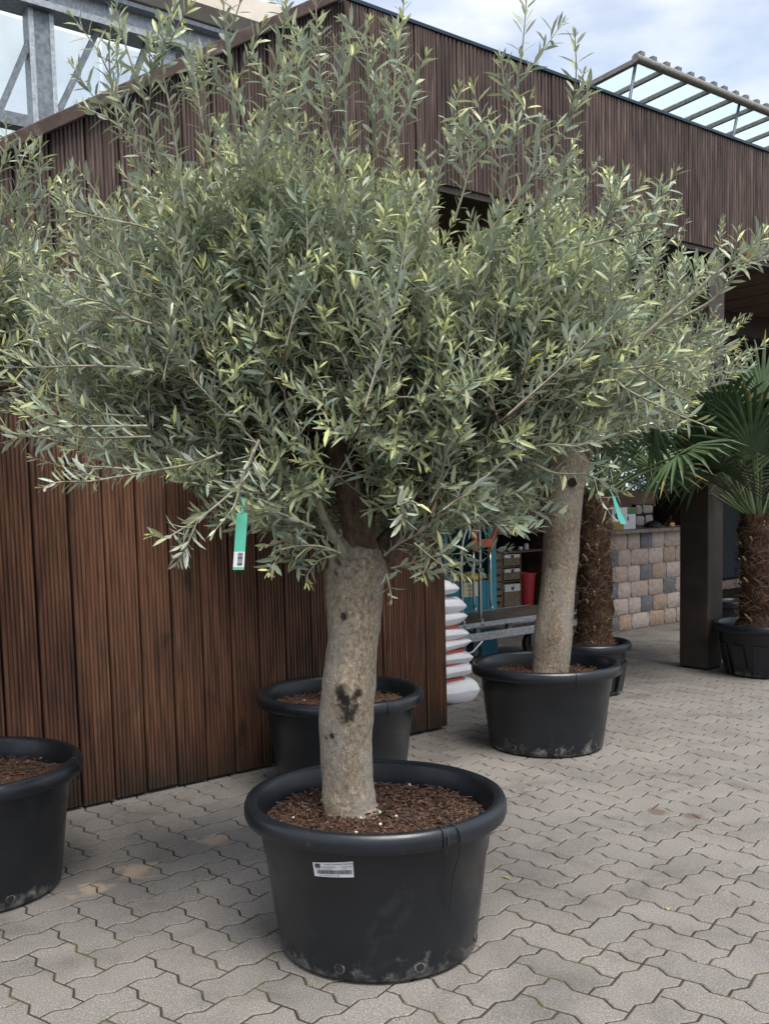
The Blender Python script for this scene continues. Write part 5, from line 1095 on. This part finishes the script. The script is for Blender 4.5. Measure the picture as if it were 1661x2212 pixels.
# ---- tree against the wall (mostly hidden)
t3 = empty('olive_tree', atY(740, 1530, MC[1]), 'olive tree hidden behind the big trunk in the tub against the board wall', 'tree', 'potted olive trees'); Y3 = MC[1]
trunk('trunk', [(1530, 712, 800), (1480, 714, 800), (1380, 708, 790), (1280, 700, 775), (1200, 698, 770), (1130, 700, 770)], Y3, M_BARK2, t3, 9, 18)
def W3(x, y, d=0): return atY(x, y, Y3 + d)
limb([W3(735, 1150), W3(700, 1020), W3(640, 880), W3(600, 740)], [.07, .05, .035, .02], M_LIMB, t3, seed=14); limb([W3(745, 1140), W3(800, 1010, .05), W3(860, 880, .05), W3(900, 760)], [.06, .045, .03, .018], M_LIMB, t3, seed=15)
tr3 = Tree(45); tr3.fill(W3(735, 1060), lambda az, el: (.80 + .2 * max(0, math.sin(el))) * (1 - (.3 if el < 0 else 0)), 190, ysc=.55, hubs=[W3(640, 880), W3(600, 740), W3(860, 880, .05), W3(900, 760), W3(740, 800)], elmin=-12, side=2, keep=lambda p, base=False: ((p - A0) @ NN) < -.08 and proj(p)[1] < 1080)
tr3.finish(t3, 40)
# ---- left tree
t4 = empty('olive_tree', LC + [-.02, 0, H_ - .06], 'olive tree reaching in from the side, rooted in the scuffed tub', 'tree', 'potted olive trees'); Y4 = LC[1]
trunk('trunk', [(1640, -150, -20), (1560, -152, -28), (1400, -150, -40), (1250, -160, -48), (1100, -165, -55)], Y4, M_BARK, t4, 10, 18)
def W4(x, y, d=0): return atY(x, y, Y4 + d)
limb([W4(-105, 1120), W4(-80, 980), W4(-40, 850), W4(-10, 700)], [.07, .05, .035, .02], M_LIMB, t4, seed=16); limb([W4(-115, 1120), W4(-190, 980, -.1), W4(-260, 800, -.1)], [.06, .045, .025], M_LIMB, t4, seed=17)
tr4 = Tree(57); tr4.fill(W4(-120, 960), lambda az, el: (.42 if math.cos(az) > .3 else .75) + .42 * max(0, math.sin(el)) ** 1.2, 210, ysc=.7, hubs=[W4(-40, 850), W4(-10, 700), W4(-260, 800, -.1), W4(-60, 600)], elmin=-8, side=2, keep=lambda p, base=False: ((p - A0) @ NN) < -.06 and proj(p)[1] < 870)
for P in ([(-60, 700), (20, 560), (60, 470), (110, 400), (150, 365)], [(-60, 600), (10, 450), (50, 380), (78, 310)], [(-60, 500), (-10, 400), (10, 330), (14, 262)], [(-40, 640), (30, 560), (90, 520), (150, 470)], [(-50, 800), (30, 740), (90, 690), (140, 660)]):
    Q = [W4(x, y, -.15) for x, y in P]; tr4.shoot(smooth_path(Q, 5), r=.0036, side=5, sidelen=.15, t0=.02)
tr4.finish(t4, 80)

# ================================================================== PALMS
M_FIBRE = mat_world('palm_fibre', lambda K: K['l'](K['rmp'](K['noise'](60, 6, (1, 1, .4), .7, .5), [(.3, (.022, .013, .009)), (.5, (.06, .036, .024)), (.72, (.14, .09, .06))]), K['p'].inputs['Base Color']), .95, (1, .02, 60, 6, (1, 1, .5)), spec=.1)
M_FIBL = mat('pale_palm_fibre', (.19, .125, .085), .9); M_BOOT = mat('cut_leaf_base', (.30, .20, .10), .8)
M_FROND = mat('palm_leaf', ramp=((14, 4), [(.3, (.04, .075, .034)), (.7, (.078, .12, .052))]), rough=.42); M_FRONDT = mat('yellow_leaf_tip', (.26, .20, .05), .6); M_PET = mat('palm_petiole', (.085, .12, .045), .5)
def palm(name, base, h, r0, r1, lean, fronds, label, seed):
    o = empty(name, base, label, 'palm', 'potted palms'); R_ = random.Random(seed); rg = np.random.default_rng(seed); top = np.array(base) + np.array([lean[0], lean[1], h]); P = [np.array(base) + (top - base) * t + np.array([.012 * math.sin(5 * t), 0, 0]) for t in np.linspace(0, 1, 26)]
    b = MB(); b.tube(P, [r0 + (r1 - r0) * t + (.035 * (1 - t * 8) if t < .12 else 0) for t in np.linspace(0, 1, 26)], 22, True, 0, lambda i, a: 1 + .06 * np.sin(4 * a + i * 1.3) + rg.normal(size=len(a)) * .045); b.build('trunk', M_FIBRE, o, smooth=True)
    b = MB()
    for i in range(620):
        t = R_.uniform(.02, 1); a = R_.uniform(0, 6.283); p = np.array(base) + (top - base) * t; rr = r0 + (r1 - r0) * t; d = np.array([math.cos(a), math.sin(a), 0]); tn = np.array([-math.sin(a), math.cos(a), 0]); q = p + d * rr * .96; L_ = R_.uniform(.04, .13); sg = R_.choice((-1, 1))
        b.tube([q, q + d * R_.uniform(.006, .03) + tn * sg * L_ * .4 + np.array([0, 0, R_.uniform(-.03, .03)]), q + d * R_.uniform(0, .04) + tn * sg * L_ + np.array([0, 0, R_.uniform(-.06, .04)])], [.0016, .0014, .0006], 3, False, int(R_.random() < .45))
    f = b.build('fibres', [M_FIBRE, M_FIBL], o); f['kind'] = 'stuff'
    for i in range(34):
        t = R_.uniform(.05, .97); a = R_.uniform(0, 6.283); p = np.array(base) + (top - base) * t; rr = r0 + (r1 - r0) * t; d = np.array([math.cos(a), math.sin(a), .9]); d /= np.linalg.norm(d); q = p + np.array([math.cos(a), math.sin(a), 0]) * rr * .93
        b = MB(); b.tube([q, q + d * .03, q + d * .045], [.010, .007, .005], 5, True); b.build('leaf_base', M_BOOT, o)
    for (az, el, L_, nseg, sl, droop) in fronds:
        d = np.array([math.cos(az) * math.cos(el), math.sin(az) * math.cos(el), math.sin(el)]); st_ = top + np.array([math.cos(az), math.sin(az), 0]) * r1 * .5 - [0, 0, .03]
        Q = [st_, st_ + d * L_ * .5 + [0, 0, .01], st_ + d * L_ - [0, 0, .03 * droop]]; b = MB(); b.tube(smooth_path(Q, 5), np.linspace(.011, .005, 11), 6, True, 1)
        C = np.array(Q[-1]); ax = (Q[-1] - np.array(Q[1])); ax = ax / np.linalg.norm(ax); sdv = np.cross(ax, [0, 0, 1.]); sdv /= np.linalg.norm(sdv); nm = np.cross(sdv, ax)
        tw = R_.uniform(-.5, .5); sdv, nm = sdv * math.cos(tw) + nm * math.sin(tw), nm * math.cos(tw) - sdv * math.sin(tw)
        for k in range(nseg):
            ph = (k / (nseg - 1) - .5) * math.radians(250); l1 = sl * (1 - .25 * abs(ph) / 2.2) * R_.uniform(.9, 1.08); dd = ax * math.cos(ph) + sdv * math.sin(ph); sd2 = -ax * math.sin(ph) + sdv * math.cos(ph); hw = .0145; V = []
            for t, w_ in ((.0, .25), (.35, 1), (.75, .75), (1, .06)):
                c_ = C + dd * l1 * t + nm * (.05 * math.cos(ph) * t) - np.array([0, 0, 1.]) * droop * l1 * .38 * t ** 2.4
                V += [c_ - sd2 * hw * w_ + nm * .006 * w_, c_, c_ + sd2 * hw * w_ + nm * .006 * w_]
            fs = [(3 * i + j, 3 * i + 3 + j, 3 * i + 4 + j, 3 * i + 1 + j) for i in range(3) for j in (0, 1)]; n0 = len(b.f); b.add(V, fs, 0)
            if R_.random() < .16: b.mi[-1] = 2; b.mi[-2] = 2
        b.build('frond', [M_FROND, M_PET, M_FRONDT], o, smooth=False)
    return o
rp = random.Random(3)
PM = gz(1290, 1512); pmc = np.array([1.60, 6.20, 0.0]); p_ = proj(atY(1272, 1400, 6.2)); pmc[0] = atY(1272, 1400, 6.2)[0]
prc = np.array([atY(1655, 1360, 6.68)[0], 6.68, 0.0])
pot('palm_tub', pmc, 'slate black tub of the palm standing behind the lone olive tub', 'palm tubs', R=(.185, .238, .262), H=.335, style=1, nchips=200, ribs=10, seed=11)
pot('palm_tub', prc, 'slate black ribbed tub of the palm standing beside the post', 'palm tubs', R=(.245, .318, .345), H=.365, style=1, nchips=300, ribs=12, seed=12)
mb = pmc + [.02, 0, .25]; hm = atY(1287, 1062, 6.2)[2] - .25
fr = []
for i in range(20):
    az = i / 20 * 6.283 + rp.uniform(-.15, .15); el = math.radians(rp.choice((78, 65, 50, 40, 28, 70))); fr.append((az, el, rp.uniform(.42, .68), 22, rp.uniform(.34, .44), rp.uniform(.4, 1.1)))
palm('fan_palm', mb, hm, .118, .085, (atY(1287, 1062, 6.2)[0] - mb[0], 0), fr, 'fan palm with shaggy brown trunk behind the slim olive trunk', 5)
rb_ = prc + [-.02, 0, .28]; topx = atY(1640, 1110, 6.68); fr = []
for i in range(26):
    az = i / 26 * 6.283 + rp.uniform(-.15, .15); el = math.radians(rp.choice((80, 68, 55, 45, 32, 22))); fr.append((az, el, rp.uniform(.50, .85), 26, rp.uniform(.42, .52), rp.uniform(.2, .9)))
for az, el, L_ in ((195, 48, .62), (170, 58, .65), (215, 62, .75), (190, 70, .7), (240, 50, .6)): fr.append((math.radians(az), math.radians(el), L_, 28, .50, .35))
palm('fan_palm', rb_, topx[2] - .28, .165, .115, (topx[0] - rb_[0], 0), fr, 'fan palm with thick shaggy trunk and wide green fans beside the post', 6)
qb = gz(1597, 1362); pot('small_tub', np.array([qb[0], qb[1] + .1, 0]), 'small black tub half hidden behind the thick palm trunk', 'palm tubs', R=(.15, .19, .21), H=.27, style=1, nchips=60, seed=13)
# ================================================================== tags
M_TAG = mat('mint_green_tag', (.10, .46, .33), .4); M_TQ = mat('turquoise_tag', (.12, .56, .50), .4)
tg = empty('hang_tag', W1(522, 1105, -.5), 'mint green hang tag with barcode dangling from the big olive tree', 'tag', 'plant tags')
def strip(P, Q, wv, m_, nm, par, th=.0008):
    b = MB(); P = np.asarray(P, float); Q = np.asarray(Q, float); nv = np.cross(Q - P, wv); nv /= np.linalg.norm(nv); V = [P - wv, P + wv, Q + wv, Q - wv]; b.add(V + [v + nv * th for v in V], [(0, 1, 2, 3), (7, 6, 5, 4), (0, 4, 5, 1), (1, 5, 6, 2), (2, 6, 7, 3), (3, 7, 4, 0)]); return b.build(nm, m_, par)
Ta, Tb = W1(523, 1108, -.5), W1(515, 1231, -.5); wv = (W1(531, 1170, -.5) - W1(507, 1170, -.5)) / 2
ft = strip(Ta, Tb, wv, M_TAG, 'strip', tg)
def tagp(u, v, off=-.0012): return Ta + (Tb - Ta) * v + wv * u + np.array([0, off, 0])
b = MB(); b.add([tagp(-.99, .68), tagp(.99, .68), tagp(.99, .955), tagp(-.99, .955)], [(3, 2, 1, 0)]); lb_ = b.build('paper_label', mat('white_label', (.66, .68, .70), .5), tg)
b = MB(); v = .70; rr_ = random.Random(9)
while v < .93:
    w_ = rr_.choice((.003, .003, .006, .009)); b.add([tagp(-.25, v, -.0018), tagp(.65, v, -.0018), tagp(.65, v + w_, -.0018), tagp(-.25, v + w_, -.0018)], [(3, 2, 1, 0)]); v += w_ + rr_.choice((.003, .004, .006))
b.build('barcode', M_INK, lb_)['kind'] = 'stuff'
b = MB(); b.tube([W1(523, 1108, -.5), W1(527, 1090, -.5), W1(521, 1075, -.49)], .003, 5); b.build('loop', M_TAG, tg)
tg = empty('hang_tag', W2(1328, 1080, -.5), 'curled turquoise tag hanging in front of the palm trunk', 'tag', 'plant tags')
pts_ = [(1325, 1072), (1329, 1085), (1334, 1100), (1339, 1114), (1347, 1132)]; Y5 = Y2 - .35
for i in range(4):
    a_, b_ = atY(*pts_[i], Y5), atY(*pts_[i + 1], Y5); strip(a_, b_, (atY(1005, 900, Y5) - atY(995, 900, Y5)) * .62 * (.5 + .17 * i), M_TQ, 'strip', tg)
b = MB(); b.tube([atY(1325, 1072, Y5), atY(1318, 1060, Y5), atY(1322, 1048, Y5)], .003, 5); b.build('loop', M_TQ, tg)
# fallen leaves
def fallen(x, y, a, lab, cmesh=8):
    p = gz(x, y, .003); ob = bpy.data.objects.new('fallen_leaf', LEAFMESH[cmesh]); COL.objects.link(ob); ob.location = p; ob.scale = (.045, .06, .045); ob.rotation_euler = (0, -.05, a); tag(ob, lab, 'leaf', 'fallen leaves')
fallen(1443, 1968, 1.3, 'pale fallen olive leaf lying on open paving', 9); fallen(1103, 1900, 2.2, 'pale fallen olive leaf on the paving close to the stickered tub', 8)
# shrubs outside the rear window
M_SHRUB = mat('shrub_leaf', ramp=((9, 3), [(.3, (.05, .09, .035)), (.7, (.10, .15, .06))]), rough=.5)
for i, (x, lab) in enumerate(((1300, 'broad green shrub outside the rear window'), (1375, 'tall green shrub outside the rear window by the window post'), (1440, 'green shrub outside the rear window near the timber post'))):
    s_, z_ = pln(x, 1010, BN + 1.0); base = SN(s_, BN + 1.0 + .25 * (i % 2), 0); o = empty('garden_shrub', base, lab, 'shrub', 'shrubs outside the rear window'); rs = np.random.default_rng(i); b = MB()
    for k in range(9): b.tube([base, base + rs.normal(size=3) * [.15, .15, 0] + [0, 0, .9], base + rs.normal(size=3) * [.3, .3, .2] + [0, 0, 1.6]], [.02, .012, .004], 5)
    b.build('stems', M_LIMB, o)['kind'] = 'stuff'
    b = MB()
    for k in range(1500):
        p = base + np.array([rs.normal() * .38, rs.normal() * .3, rs.uniform(.5, 2.05)]); d = rs.normal(size=3); d /= np.linalg.norm(d); u_ = np.cross(d, rs.normal(size=3)); u_ /= np.linalg.norm(u_); b.add([p, p + d * .05 + u_ * .022, p + d * .11, p + d * .05 - u_ * .022], [(0, 1, 2, 3)])
    b.build('foliage', M_SHRUB, o)['kind'] = 'stuff'
